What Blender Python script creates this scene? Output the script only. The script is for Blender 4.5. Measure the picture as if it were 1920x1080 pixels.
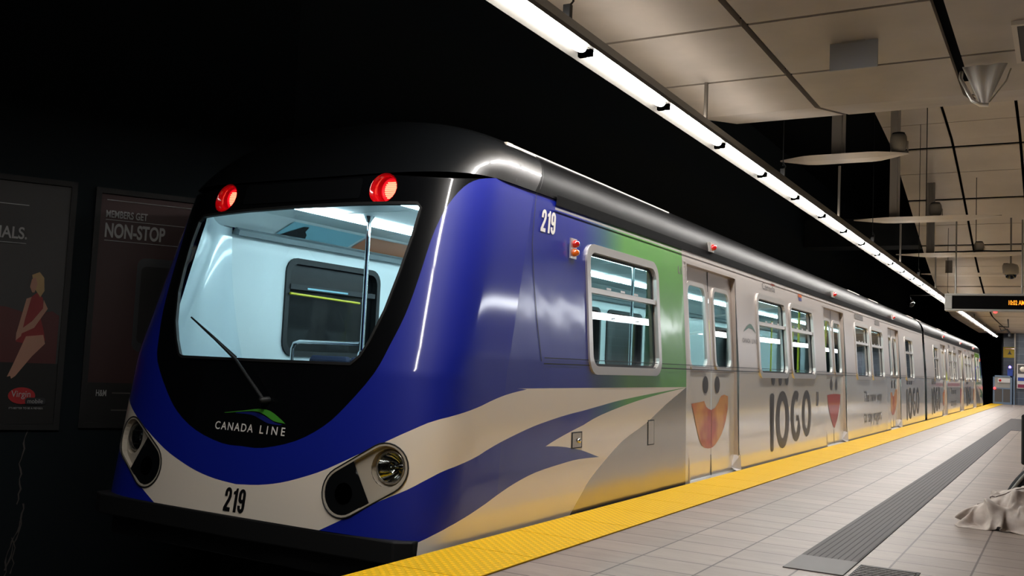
import bpy, bmesh, math, random
from mathutils import Vector, Matrix, noise
from mathutils.geometry import delaunay_2d_cdt
from bisect import bisect_right

for o in list(bpy.data.objects): bpy.data.objects.remove(o)
SC = bpy.context.scene
COL = SC.collection
R = math.radians

# ------------------------------------------------------------------ camera, world, exposure
cam = bpy.data.cameras.new('camera'); cam_ob = bpy.data.objects.new('camera', cam); COL.objects.link(cam_ob)
cam.sensor_width = 36.0; cam.lens = 1794.0 / 1920.0 * 36.0
cam.clip_start = 0.05; cam.clip_end = 300
_p, _r, _y = 0.0735, 0.0457, 0.52576
fw = Vector((-math.sin(_y)*math.cos(_p), math.cos(_y)*math.cos(_p), math.sin(_p)))
rt = Vector((math.cos(_y), math.sin(_y), 0)); up = rt.cross(fw)
rt2 = rt*math.cos(_r) + up*math.sin(_r); up2 = -rt*math.sin(_r) + up*math.cos(_r)
mw = Matrix.Identity(4)
for i in range(3):
    mw[i][0] = rt2[i]; mw[i][1] = up2[i]; mw[i][2] = -fw[i]
mw[0][3], mw[1][3], mw[2][3] = 3.09, 0.0, 1.10
cam_ob.matrix_world = mw
SC.camera = cam_ob
w = bpy.data.worlds.new('world'); SC.world = w; w.use_nodes = True
w.node_tree.nodes['Background'].inputs[0].default_value = (0.010, 0.013, 0.017, 1)
w.node_tree.nodes['Background'].inputs[1].default_value = 0.5
SC.view_settings.view_transform = 'Standard'
SC.view_settings.look = 'None'
SC.view_settings.gamma = 1.0
SC.view_settings.use_curve_mapping = False
SC.view_settings.exposure = 0.0
TUBE = 86.0        # radiance of the platform tubes
CABIN = 20.0        # radiance of the tubes inside the train

# ------------------------------------------------------------------ materials
MT = {}
def lin(c):
    return tuple(((x/255)/12.92 if x/255 <= 0.04045 else ((x/255+0.055)/1.055)**2.4) for x in c) + (1,)
def mat(name, col, rough=0.5, metal=0.0, coat=0.0, emit=None, es=0.0, spec=0.5, coat_rough=0.05):
    m = bpy.data.materials.new(name); m.use_nodes = True; MT[name] = m
    b = m.node_tree.nodes['Principled BSDF']
    b.inputs['Base Color'].default_value = lin(col)
    b.inputs['Roughness'].default_value = rough
    b.inputs['Metallic'].default_value = metal
    b.inputs['Coat Weight'].default_value = coat
    b.inputs['Coat Roughness'].default_value = coat_rough
    b.inputs['Specular IOR Level'].default_value = spec
    if emit is not None:
        b.inputs['Emission Color'].default_value = lin(emit); b.inputs['Emission Strength'].default_value = es
    return m
def nd(m, t, **k):
    n = m.node_tree.nodes.new(t)
    for a, b in k.items(): setattr(n, a, b)
    return n
def lk(m, a, b): m.node_tree.links.new(a, b)
def noisy(m, scale, c1, c2, stretch=(1,1,1), bump=0.0, detail=4, lo=0.35, hi=0.65, bdist=0.01):
    """mottled colour between two tones (object coordinates) and optional bump"""
    b = m.node_tree.nodes['Principled BSDF']
    tc = nd(m, 'ShaderNodeTexCoord'); mp = nd(m, 'ShaderNodeMapping'); mp.inputs['Scale'].default_value = stretch
    nz = nd(m, 'ShaderNodeTexNoise'); nz.inputs['Scale'].default_value = scale; nz.inputs['Detail'].default_value = detail
    rp = nd(m, 'ShaderNodeValToRGB'); rp.color_ramp.elements[0].position = lo; rp.color_ramp.elements[1].position = hi
    rp.color_ramp.elements[0].color = lin(c1); rp.color_ramp.elements[1].color = lin(c2)
    lk(m, tc.outputs['Object'], mp.inputs[0]); lk(m, mp.outputs[0], nz.inputs['Vector'])
    lk(m, nz.outputs['Fac'], rp.inputs[0]); lk(m, rp.outputs[0], b.inputs['Base Color'])
    if bump:
        bp = nd(m, 'ShaderNodeBump'); bp.inputs['Strength'].default_value = bump; bp.inputs['Distance'].default_value = bdist
        lk(m, nz.outputs['Fac'], bp.inputs['Height']); lk(m, bp.outputs[0], b.inputs['Normal'])
    return m
def glass(name, tint=(230,245,245), refl_rough=0.01, ior=1.5, trans=0.9):
    m = bpy.data.materials.new(name); m.use_nodes = True; MT[name] = m
    nt = m.node_tree; nt.nodes.clear()
    out = nd(m, 'ShaderNodeOutputMaterial'); mx = nd(m, 'ShaderNodeMixShader')
    tr = nd(m, 'ShaderNodeBsdfTransparent'); gl = nd(m, 'ShaderNodeBsdfGlossy'); fr = nd(m, 'ShaderNodeFresnel')
    c = lin(tint); tr.inputs[0].default_value = (c[0]*trans, c[1]*trans, c[2]*trans, 1)
    gl.inputs['Roughness'].default_value = refl_rough; fr.inputs[0].default_value = ior
    mu = nd(m, 'ShaderNodeMath', operation='MULTIPLY'); mu.inputs[1].default_value = 1.6; mu.use_clamp = True
    lk(m, fr.outputs[0], mu.inputs[0])
    lk(m, mu.outputs[0], mx.inputs[0]); lk(m, tr.outputs[0], mx.inputs[1]); lk(m, gl.outputs[0], mx.inputs[2]); lk(m, mx.outputs[0], out.inputs[0])
    return m

mat('black_gloss', (9,11,13), 0.35, coat=1.0)
mat('roof_black', (8,8,9), 0.40, spec=.035)
mat('gutter_black', (6,6,7), 0.7, spec=.04)
mat('blue_paint', (5,28,150), 0.5, coat=1.0, coat_rough=.08)
mat('cream_paint', (244,233,217), 0.38, coat=1.0, coat_rough=0.10)
MT['cream_paint'].node_tree.nodes['Principled BSDF'].inputs['Coat IOR'].default_value = 1.8
mat('sector_grey', (192,184,172), 0.22, metal=0.8)
mat('steel_upper', (206,196,189), 0.36, metal=0.7)
mat('steel_lower', (240,235,226), 0.20, metal=0.12, coat=1.0, coat_rough=.08)
MT['steel_lower'].node_tree.nodes['Principled BSDF'].inputs['Coat IOR'].default_value = 1.8
mat('door_steel', (198,187,179), 0.34, metal=0.7)
mat('frame_alu', (208,203,198), 0.3, metal=0.7)
mat('rubber', (14,15,16), 0.6)
mat('dark_metal', (30,32,34), 0.5, metal=0.3)
mat('chrome', (220,222,225), 0.08, metal=1.0)
mat('white_mark', (232,228,222), 0.4)
mat('black_mark', (16,16,18), 0.4)
mat('grey_mark', (92,86,82), 0.4)
mat('film_ink', (64,60,58), 0.3, metal=0.2)
mat('logo_green', (70,150,50), 0.4)
mat('logo_blue', (24,34,110), 0.4)
mat('logo_teal', (90,120,110), 0.4)
mat('red_lens', (170,6,14), 0.15, coat=1.0, emit=(220,8,24), es=0.06)
mat('red_deep', (120,4,10), 0.15, coat=1.0, emit=(200,4,16), es=0.10)
mat('led_red', (255,120,110), 0.4, emit=(255,120,90), es=3.2)
mat('led_ring', (255,30,40), 0.4, emit=(255,14,44), es=.45)
mat('red_plain', (200,20,24), 0.2, coat=1.0)
mat('amber_plain', (225,95,20), 0.2, coat=1.0)
mat('housing_cream', (178,170,156), 0.4, coat=0.2)
mat('cabin_white', (214,222,222), 0.42, coat=0.15)
mat('cabin_gloss', (205,218,222), 0.2, coat=0.8)
mat('cabin_grey', (120,130,134), 0.5)
mat('cabin_floor', (70,74,80), 0.5)
mat('cabin_light', (230,248,255), 0.4, emit=(226,247,255), es=CABIN)
mat('seat_blue', (22,32,62), 0.7)
mat('rail_yellow', (214,208,40), 0.3, coat=0.4)
mat('ad_cyan', (140,196,210), 0.5)
mat('ad_orange', (190,120,84), 0.5)
mat('skin', (196,150,126), 0.6)
mat('platform_light', (255,255,255), 0.4, emit=(255,251,246), es=TUBE)
mat('platform_light_dim', (255,255,255), 0.4, emit=(246,250,255), es=TUBE*.17)
mat('divider_black', (0,0,0), 1.0, spec=0.0)
mat('uplight', (255,250,240), 0.4, emit=(255,244,232), es=15.0)
mat('fixture_grey', (96,94,90), 0.45, metal=0.3)
mat('tunnel_black', (26,34,38), 0.8, spec=0.2)
mat('void_black', (14,17,18), 0.9, spec=0.1)
mat('led_sign_face', (9,8,8), 0.7, spec=.05)
mat('led_amber', (255,150,40), 0.4, emit=(255,140,30), es=2.2)
mat('sign_grey', (150,148,142), 0.5)
mat('blank_sign', (150,152,154), 0.5)
mat('yellow_sign', (226,186,20), 0.5)
mat('steel_blue', (110,128,150), 0.4, metal=0.3)
mat('blue_lamp', (90,60,255), 0.4, emit=(110,90,255), es=9)
mat('red_lamp', (255,60,60), 0.4, emit=(255,50,50), es=5)
mat('sign_blue', (30,60,150), 0.5)
mat('sign_maroon', (130,30,70), 0.5)
mat('paper_white', (205,200,198), 0.6)
mat('dark_cloth', (24,26,30), 0.85)
mat('denim_blue', (30,50,96), 0.8)
mat('trim_brown', (70,48,44), 0.7)
mat('pole_grey', (138,132,124), 0.5, metal=0.2)
mat('fin_white', (196,186,172), 0.5)
mat('speaker_grey', (168,160,146), 0.6)
mat('lamp_shade_white', (246,242,236), 0.5)
mat('poster_grey', (48,47,47), 0.5)
mat('poster_dark', (9,9,9), 0.6)
mat('poster_red', (56,9,9), 0.5)
mat('poster_sofa', (84,10,12), 0.5)
mat('poster_dress', (150,14,22), 0.5)
mat('poster_skin', (196,146,124), 0.6)
mat('poster_hair', (196,164,116), 0.6)
mat('poster_white', (185,185,185), 0.6)
mat('poster_logo_red', (190,24,34), 0.5)
mat('poster_phone', (40,42,48), 0.4)
noisy(mat('ceiling_white', (172,163,152), 0.55), 1.4, (164,155,144), (182,173,162), lo=.3, hi=.7)
noisy(mat('vault_white', (190,178,162), 0.55), 0.8, (180,168,152), (198,186,170), lo=.3, hi=.7)
noisy(mat('jacket_grey', (196,184,176), 0.85), 9, (180,168,160), (206,194,186), bump=0.25)
noisy(mat('track_ballast', (26,26,26), 0.9), 18, (16,16,17), (40,38,37), bump=0.6, bdist=.04)
noisy(mat('track_iron', (44,42,40), 0.6, metal=0.4), 12, (30,30,30), (58,54,50), bump=0.2)
noisy(mat('concrete_dark', (40,42,42), 0.85), 2, (32,35,36), (48,50,50), bump=.2)
glass('window_glass', (200,228,226), trans=0.8)
glass('windshield_glass', (222,242,246), trans=0.95)
glass('lens_glass', (240,245,240), trans=0.95)
glass('tinted_glass', (40,46,52), trans=0.5)
mat('mask_glass', (7,8,10), 0.3, coat=1.0, spec=.2, coat_rough=.02)
MT['mask_glass'].node_tree.nodes['Principled BSDF'].inputs['Coat IOR'].default_value = 1.3

def _steel_brush(name, sx, sz, strength, rmod=0.08):
    m = MT[name]; b = m.node_tree.nodes['Principled BSDF']
    tc = nd(m, 'ShaderNodeTexCoord'); mp = nd(m, 'ShaderNodeMapping'); mp.inputs['Scale'].default_value = (1, sx, sz)
    nz = nd(m, 'ShaderNodeTexNoise'); nz.inputs['Scale'].default_value = 1; nz.inputs['Detail'].default_value = 3
    bp = nd(m, 'ShaderNodeBump'); bp.inputs['Strength'].default_value = strength; bp.inputs['Distance'].default_value = 0.01
    lk(m, tc.outputs['Object'], mp.inputs[0]); lk(m, mp.outputs[0], nz.inputs['Vector']); lk(m, nz.outputs['Fac'], bp.inputs['Height'])
    lk(m, bp.outputs[0], b.inputs['Normal'])
_steel_brush('steel_upper', 1.2, 3.0, 0.12)
_steel_brush('steel_lower', 0.8, 5.0, 0.10)


# blue wrap turning green along the car (the printed film itself changes colour)
m = mat('wrap_blue', (6,27,142), 0.35, coat=1.0)
b = m.node_tree.nodes['Principled BSDF']
tc = nd(m, 'ShaderNodeTexCoord'); sp = nd(m, 'ShaderNodeSeparateXYZ'); mr = nd(m, 'ShaderNodeMapRange')
mr.inputs[1].default_value = 2.15; mr.inputs[2].default_value = 2.95
rp = nd(m, 'ShaderNodeValToRGB'); e = rp.color_ramp.elements
e[0].position = 0.0; e[0].color = lin((6,27,142)); e[1].position = 1.0; e[1].color = lin((92,160,66))
x = e.new(0.5); x.color = lin((40,92,112))
lk(m, tc.outputs['Object'], sp.inputs[0]); lk(m, sp.outputs['Y'], mr.inputs[0]); lk(m, mr.outputs[0], rp.inputs[0]); lk(m, rp.outputs[0], b.inputs['Base Color'])

nz = nd(m, 'ShaderNodeTexNoise'); nz.inputs['Scale'].default_value = 2.2; nz.inputs['Detail'].default_value = 2
bp = nd(m, 'ShaderNodeBump'); bp.inputs['Strength'].default_value = .25; bp.inputs['Distance'].default_value = .02
lk(m, tc.outputs['Object'], nz.inputs['Vector']); lk(m, nz.outputs['Fac'], bp.inputs['Height']); lk(m, bp.outputs[0], b.inputs['Normal']); lk(m, bp.outputs[0], b.inputs['Coat Normal'])
b.inputs['Coat Roughness'].default_value = .14

# fruit print on the doors
m = mat('fruit_print', (214,120,60), 0.3, coat=0.3, metal=0.2)
b = m.node_tree.nodes['Principled BSDF']
tc = nd(m, 'ShaderNodeTexCoord'); mp = nd(m, 'ShaderNodeMapping'); gr = nd(m, 'ShaderNodeTexNoise'); gr.inputs['Scale'].default_value = 3.2; gr.inputs['Detail'].default_value = 2
rp = nd(m, 'ShaderNodeValToRGB'); e = rp.color_ramp.elements
e[0].position = .35; e[0].color = lin((222,158,84)); e[1].position = .66; e[1].color = lin((190,84,66)); 
lk(m, tc.outputs['Object'], gr.inputs['Vector']); lk(m, gr.outputs['Fac'], rp.inputs[0]); lk(m, rp.outputs[0], b.inputs['Base Color'])
mat('berry_print', (176,66,62), 0.3, coat=0.3, metal=0.2)

# paving: world-aligned tiles
def tile_mat(name, c1, c2, mortar, bw, bh, msize, rough, ox, oy, offset=0.0, ax=('X','Y'), coat=0):
    m = mat(name, c1, rough, coat=coat); b = m.node_tree.nodes['Principled BSDF']
    tc = nd(m, 'ShaderNodeTexCoord'); sp = nd(m, 'ShaderNodeSeparateXYZ'); cb = nd(m, 'ShaderNodeCombineXYZ')
    ad = nd(m, 'ShaderNodeVectorMath', operation='ADD'); ad.inputs[1].default_value = (ox, oy, 0)
    lk(m, tc.outputs['Object'], sp.inputs[0]); lk(m, sp.outputs[ax[0]], cb.inputs[0]); lk(m, sp.outputs[ax[1]], cb.inputs[1])
    lk(m, cb.outputs[0], ad.inputs[0])
    br = nd(m, 'ShaderNodeTexBrick'); br.offset = offset; br.squash = 1.0
    br.inputs['Color1'].default_value = lin(c1); br.inputs['Color2'].default_value = lin(c2); br.inputs['Mortar'].default_value = lin(mortar)
    br.inputs['Scale'].default_value = 1.0; br.inputs['Mortar Size'].default_value = msize; br.inputs['Mortar Smooth'].default_value = 0.1
    br.inputs['Brick Width'].default_value = bw; br.inputs['Row Height'].default_value = bh
    lk(m, ad.outputs[0], br.inputs['Vector'])
    nz = nd(m, 'ShaderNodeTexNoise'); nz.inputs['Scale'].default_value = 7; nz.inputs['Detail'].default_value = 6; nz.inputs['Roughness'].default_value = .7
    mpn = nd(m, 'ShaderNodeMapping'); mpn.inputs['Scale'].default_value = (0.35, 1.6, 1)
    lk(m, tc.outputs['Object'], mpn.inputs[0]); lk(m, mpn.outputs[0], nz.inputs['Vector'])
    r2 = nd(m, 'ShaderNodeValToRGB'); r2.color_ramp.elements[0].position = .3; r2.color_ramp.elements[1].position = .7
    r2.color_ramp.elements[0].color = (.80,.79,.78,1); r2.color_ramp.elements[1].color = (1.08,1.06,1.05,1)
    lk(m, nz.outputs['Fac'], r2.inputs[0])
    mx = nd(m, 'ShaderNodeMixRGB', blend_type='MULTIPLY'); mx.inputs[0].default_value = 1
    lk(m, br.outputs['Color'], mx.inputs[1]); lk(m, r2.outputs[0], mx.inputs[2]); lk(m, mx.outputs[0], b.inputs['Base Color'])
    bp = nd(m, 'ShaderNodeBump'); bp.inputs['Strength'].default_value = .35; bp.inputs['Distance'].default_value = .003; bp.invert = True
    lk(m, br.outputs['Fac'], bp.inputs['Height']); lk(m, bp.outputs[0], b.inputs['Normal'])
    return m
tile_mat('paving', (158,145,136), (145,133,125), (76,66,62), 0.415, 0.305, 0.006, 0.42, 0.27, 0.20)
tile_mat('wall_tile', (88,98,112), (78,88,102), (128,136,146), 0.30, 0.30, 0.006, 0.3, 0, 0, ax=('X','Z'))
tile_mat('wall_tile_side', (70,80,94), (62,72,88), (108,116,126), 0.60, 0.30, 0.006, 0.3, 0, 0, ax=('Y','Z'))

# yellow warning strip with truncated domes, and dark guide strip with bars
def dome_mat(name, c, pitch, bars=False, grooves=9, width=.33):
    m = mat(name, c, 0.55, spec=.2); b = m.node_tree.nodes['Principled BSDF']
    tc = nd(m, 'ShaderNodeTexCoord'); sp = nd(m, 'ShaderNodeSeparateXYZ'); lk(m, tc.outputs['Object'], sp.inputs[0])
    def wave(sock, p, off=0.0):
        a = nd(m, 'ShaderNodeMath', operation='MULTIPLY_ADD'); a.inputs[1].default_value = 2*math.pi/p; a.inputs[2].default_value = off
        s = nd(m, 'ShaderNodeMath', operation='SINE'); lk(m, sock, a.inputs[0]); lk(m, a.outputs[0], s.inputs[0]); return s.outputs[0]
    if bars:
        h = wave(sp.outputs['X'], pitch, bars)
        mr = nd(m, 'ShaderNodeMapRange'); mr.inputs[1].default_value = -.97; mr.inputs[2].default_value = -.75; lk(m, h, mr.inputs[0])
        h = mr.outputs[0]
        col = nd(m, 'ShaderNodeMixRGB'); lk(m, h, col.inputs[0]); col.inputs[1].default_value = lin((38,34,34)); col.inputs[2].default_value = lin(c)
    else:
        a = wave(sp.outputs['X'], pitch); b2 = wave(sp.outputs['Y'], pitch)
        mu = nd(m, 'ShaderNodeMath', operation='MULTIPLY'); lk(m, a, mu.inputs[0]); lk(m, b2, mu.inputs[1])
        mr = nd(m, 'ShaderNodeMapRange'); mr.inputs[1].default_value = 0.15; mr.inputs[2].default_value = 0.6; lk(m, mu.outputs[0], mr.inputs[0])
        h = mr.outputs[0]
        col = nd(m, 'ShaderNodeMixRGB'); lk(m, h, col.inputs[0]); col.inputs[1].default_value = lin(tuple(int(v*.87) for v in c)); col.inputs[2].default_value = lin(c)
    lk(m, col.outputs[0], b.inputs['Base Color'])
    bp = nd(m, 'ShaderNodeBump'); bp.inputs['Strength'].default_value = .8; bp.inputs['Distance'].default_value = .005
    lk(m, h, bp.inputs['Height']); lk(m, bp.outputs[0], b.inputs['Normal'])
dome_mat('warning_yellow', (250,198,4), 0.062)
dome_mat('guide_grey', (76,71,71), 0.036, bars=0.6)
mat('guide_plate', (82,78,77), 0.5)

# ------------------------------------------------------------------ helpers
def link(name, me, m=None, parent=None):
    o = bpy.data.objects.new(name, me); COL.objects.link(o)
    if m is not None:
        ms = m if isinstance(m, (list, tuple)) else [m]
        for q in ms: me.materials.append(MT[q])
    if parent is not None: o.parent = parent
    return o
def tag(o, label, cat, group=None, kind=None):
    if label: o['label'] = label
    if cat: o['category'] = cat
    if group: o['group'] = group
    if kind: o['kind'] = kind
    return o
def empty(name, loc, label, cat, group=None):
    o = bpy.data.objects.new(name, None); COL.objects.link(o); o.location = loc; o.empty_display_size = .2
    return tag(o, label, cat, group)
def struct(o): o['kind'] = 'structure'; return o
def lab(o, t): o['label'] = t; return o

class MB:
    """collects verts / faces and builds one mesh object; T maps points"""
    def __init__(self, T=None, flip=False): self.v = []; self.f = []; self.mi = []; self.T = T; self.flip = flip; self.sm = []
    def add(self, vs, fs, mi=0, smooth=False):
        n = len(self.v); self.v += [tuple(p) for p in vs]
        for f in fs: self.f.append(tuple(n+i for i in f)); self.mi.append(mi); self.sm.append(smooth)
        return self
    def box(self, a, b, mi=0):
        (x0,y0,z0),(x1,y1,z1) = a, b
        vs = [(x0,y0,z0),(x1,y0,z0),(x1,y1,z0),(x0,y1,z0),(x0,y0,z1),(x1,y0,z1),(x1,y1,z1),(x0,y1,z1)]
        return self.add(vs, [(0,3,2,1),(4,5,6,7),(0,1,5,4),(1,2,6,5),(2,3,7,6),(3,0,4,7)], mi)
    def quad(self, a, b, c, d, mi=0): return self.add([a,b,c,d], [(0,1,2,3)], mi)
    def tube(self, pts, r, n=8, mi=0, cap=True):
        pts = [Vector(p) for p in pts]; rs = r if isinstance(r, (list, tuple)) else [r]*len(pts)
        vs = []; fs = []
        prev = None
        for i, p in enumerate(pts):
            d = (pts[min(i+1, len(pts)-1)] - pts[max(i-1, 0)]).normalized()
            a = (Vector((0,0,1)) if abs(d.z) < .9 else Vector((1,0,0)))
            if prev is not None: a = prev
            u = (a - d*a.dot(d)).normalized(); v_ = d.cross(u); prev = u
            for k in range(n):
                t = 2*math.pi*k/n; vs.append(p + (u*math.cos(t) + v_*math.sin(t))*rs[i])
        for i in range(len(pts)-1):
            for k in range(n):
                fs.append((i*n+k, i*n+(k+1)%n, (i+1)*n+(k+1)%n, (i+1)*n+k))
        self.add(vs, fs, mi, True)
        if cap:
            self.add(vs[:n], [tuple(range(n-1,-1,-1))], mi); self.add(vs[-n:], [tuple(range(n))], mi)
        return self
    def prism(self, prof, y0, y1, ax='y', mi=0):
        """extrude an (a,b) profile along an axis: y -> (a,y,b); x -> (x,a,b); z -> (a,b,z)"""
        f = {'y': lambda a,b,t: (a,t,b), 'x': lambda a,b,t: (t,a,b), 'z': lambda a,b,t: (a,b,t)}[ax]
        n = len(prof); vs = [f(a,b,y0) for a,b in prof] + [f(a,b,y1) for a,b in prof]
        fs = [(i,(i+1)%n,n+(i+1)%n,n+i) for i in range(n)] + [tuple(range(n-1,-1,-1)), tuple(range(n,2*n))]
        return self.add(vs, fs, mi)
    def lathe(self, prof, c, n=20, axis='z', mi=0, smooth=True):
        """prof: (r,h) list, revolve round axis through c"""
        vs = []; fs = []; c = Vector(c)
        for r_, h in prof:
            for k in range(n):
                t = 2*math.pi*k/n; a, b2 = r_*math.cos(t), r_*math.sin(t)
                vs.append(c + (Vector((a,b2,h)) if axis=='z' else Vector((a,h,b2)) if axis=='y' else Vector((h,a,b2))))
        m_ = len(prof)
        for i in range(m_-1):
            for k in range(n): fs.append((i*n+k, i*n+(k+1)%n, (i+1)*n+(k+1)%n, (i+1)*n+k))
        return self.add(vs, fs, mi, smooth)
    def build(self, name, m, parent=None, bevel=0.0):
        me = bpy.data.meshes.new(name)
        vs = [self.T(p) for p in self.v] if self.T else self.v
        fs = [tuple(reversed(f)) for f in self.f] if self.flip else self.f
        me.from_pydata([tuple(p) for p in vs], [], fs)
        for p, i, s in zip(me.polygons, self.mi, self.sm): p.material_index = i; p.use_smooth = s
        me.update()
        bm = bmesh.new(); bm.from_mesh(me)
        bmesh.ops.recalc_face_normals(bm, faces=bm.faces) if getattr(self, 'recalc', True) else None
        bm.to_mesh(me); bm.free()
        o = link(name, me, m, parent)
        if bevel:
            md = o.modifiers.new('bevel', 'BEVEL'); md.width = bevel; md.segments = 2; md.limit_method = 'ANGLE'
        return o

def rrect(y0, y1, z0, z1, r, n=5):
    out = []
    for cy, cz, a0 in ((y1-r,z0+r,-90),(y1-r,z1-r,0),(y0+r,z1-r,90),(y0+r,z0+r,180)):
        for i in range(n+1):
            a = R(a0+90*i/n); out.append((cy+r*math.cos(a), cz+r*math.sin(a)))
    return out
def stadium(c0, c1, r, n=14):
    a = math.atan2(c1[1]-c0[1], c1[0]-c0[0]); out = []
    for i in range(n+1):
        t = a - math.pi/2 + math.pi*i/n; out.append((c1[0]+r*math.cos(t), c1[1]+r*math.sin(t)))
    for i in range(n+1):
        t = a + math.pi/2 + math.pi*i/n; out.append((c0[0]+r*math.cos(t), c0[1]+r*math.sin(t)))
    return out
def inside(p, poly):
    x, y = p; c = False; j = len(poly)-1
    for i in range(len(poly)):
        xi, yi = poly[i]; xj, yj = poly[j]
        if (yi > y) != (yj > y) and x < (xj-xi)*(y-yi)/(yj-yi)+xi: c = not c
        j = i
    return c
def resample(poly, step):
    out = []
    n = len(poly)
    for i in range(n):
        a, b_ = poly[i], poly[(i+1)%n]; L = math.hypot(b_[0]-a[0], b_[1]-a[1]); k = max(1, int(math.ceil(L/step)))
        for j in range(k): out.append((a[0]+(b_[0]-a[0])*j/k, a[1]+(b_[1]-a[1])*j/k))
    return out
def smooth_open(pts, k=4):
    """Catmull-Rom through an open list"""
    out = []
    for i in range(len(pts)-1):
        p0 = pts[max(i-1,0)]; p1 = pts[i]; p2 = pts[i+1]; p3 = pts[min(i+2,len(pts)-1)]
        for j in range(k):
            t = j/k
            out.append(tuple(.5*((2*p1[d])+(-p0[d]+p2[d])*t+(2*p0[d]-5*p1[d]+4*p2[d]-p3[d])*t*t+(-p0[d]+3*p1[d]-3*p2[d]+p3[d])*t**3) for d in (0,1)))
    out.append(tuple(pts[-1])); return out
def cdt(polys, pts, holes_ok=True):
    """constrained triangulation; returns coords, tris"""
    co = []; ed = []
    for closed, pl in polys:
        n0 = len(co); co += [Vector(p) for p in pl]
        m_ = len(pl)
        for i in range(m_ if closed else m_-1): ed.append((n0+i, n0+(i+1)%m_))
    co += [Vector(p) for p in pts]
    r_ = delaunay_2d_cdt(co, ed, [], 0, 1e-5)
    return [tuple(v) for v in r_[0]], [tuple(f) for f in r_[2]]

def text_mesh(body, size, bold=0.0, cx=1.0, spacing=1.0, align='LEFT'):
    cu = bpy.data.curves.new('t', 'FONT'); cu.body = body; cu.size = size; cu.offset = bold; cu.space_character = spacing; cu.align_x = align
    o = bpy.data.objects.new('t', cu); COL.objects.link(o)
    dg = bpy.context.evaluated_depsgraph_get(); dg.update()
    me = bpy.data.meshes.new_from_object(o.evaluated_get(dg)); 
    vs = [(v.co.x*cx, v.co.y) for v in me.vertices]; fs = [tuple(p.vertices) for p in me.polygons]
    bpy.data.objects.remove(o); bpy.data.curves.remove(cu); bpy.data.meshes.remove(me)
    return vs, fs
def fit_text(vs, u0, v0, u1, v1):
    a = min(p[0] for p in vs); b_ = max(p[0] for p in vs); c = min(p[1] for p in vs); d = max(p[1] for p in vs)
    return [(u0+(p[0]-a)/(b_-a)*(u1-u0), v0+(p[1]-c)/(d-c)*(v1-v0)) for p in vs]
XC=-1.45
NEXP=4.6
def _tab():
    n=2000; pts=[]
    for i in range(n+1):
        # parametrise by angle with fine spacing
        q=i/n*math.pi/2
        pts.append((math.sin(q)**(2/NEXP), 1-math.cos(q)**(2/NEXP)))
    L=[0.0]
    for i in range(n):
        L.append(L[-1]+math.hypot((pts[i+1][0]-pts[i][0])*1.45,(pts[i+1][1]-pts[i][1])*.6))
    return pts,L
TP,TL=_tab()
S0=TL[-1]
def plan(s):
    import bisect
    if s>=S0: return 1.0,1.0
    i=max(0,min(len(TL)-2,bisect.bisect_right(TL,s)-1))
    f=(s-TL[i])/max(1e-9,TL[i+1]-TL[i])
    return TP[i][0]+(TP[i+1][0]-TP[i][0])*f, TP[i][1]+(TP[i+1][1]-TP[i][1])*f
def lerp_tab(x,T):
    if x<=T[0][0]: return T[0][1]
    for (a,b),(c,d) in zip(T,T[1:]):
        if x<=c: 
            return b+(d-b)*(x-a)/(c-a)
    return T[-1][1]
ZR=2.27          # roof spring line
def side_x(z):
    if z<=1.1: return -.03*max(z,0)/1.1
    return -.03-.085*(z-1.1)/1.1
def prof(v):
    """v -> (half width, z, yf, D)"""
    if v<=ZR:
        z=v; a=1.45+side_x(z)
        # smooth front rake
        yf=4.43+.13*min(z,1.0)+ (.0 if z<1 else .27*(z-1)+ .07*(z-1)**2*0)
        D=.62+.12*max(0,z-1.0)
        return a,z,yf,D
    q=min(1,(v-ZR)/1.5)*math.pi/2
    c=max(math.cos(q),0)**(2/2.7); s=math.sin(q)**(2/2.3)
    a=(1.45+side_x(ZR))*max(c,1e-4); z=ZR+.53*s
    yf=4.43+.13+.27*(ZR-1)+.55*(s**1.0)*.8+ .25*max(0,1-c)
    D=.62+.12*(ZR-1)+.1*s
    return a,z,yf,D
YJ=6.5
def P(s,v):
    a,z,yf,D=prof(v)
    sg=1 if s>=0 else -1; t=abs(s)
    if t<=S0:
        x,y=plan(t); return (XC+sg*a*x, yf+D*y, z)
    yb=yf+D
    if t<=S0+1: return (XC+sg*a, yb+(YJ-yb)*(t-S0), z)
    return (XC+sg*a, YJ+t-S0-1, z)
def s_of_y(y): return S0+1+(y-YJ)
# ------------------------------------------------------------------ setting
def box_struct(name, a, b, m): mb = MB(); mb.box(a, b); return struct(mb.build(name, m))
XR = 6.55   # far edge of the island platform
mb = MB(); mb.box((.56,-6,-.25),(XR-.56,51.6,0)); struct(mb.build('floor', 'paving'))
box_struct('trim_1', (.06,-6,-.32),(.56,51.6,-.004), 'concrete_dark')
box_struct('trim_2', (XR-.56,-6,-.32),(XR,51.6,-.004), 'concrete_dark')
box_struct('platform_foundation', (.10,-6,-1.35),(XR-.06,51.6,-.33), 'tunnel_black')
box_struct('ground', (-9.5,-8,-1.36),(10.5,62,-1.30), 'track_ballast')
for x in (-2.20,-.70):
    mb = MB(); mb.prism([(x-.07,-1.16),(x+.07,-1.16),(x+.02,-1.13),(x+.015,-1.05),(x+.035,-1.02),(x-.035,-1.02),(x-.015,-1.05),(x-.02,-1.13)], -7.5, 61)
    tag(mb.build('track_rail', 'track_iron'), 'running rail under the train, %s' % ('far one by the tunnel wall' if x < -1.5 else 'near one by the platform edge'), 'rail', 'running rails')
box_struct('track_bed', (-2.75,-7.5,-1.299),(-.15,61,-1.165), 'concrete_dark')
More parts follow.
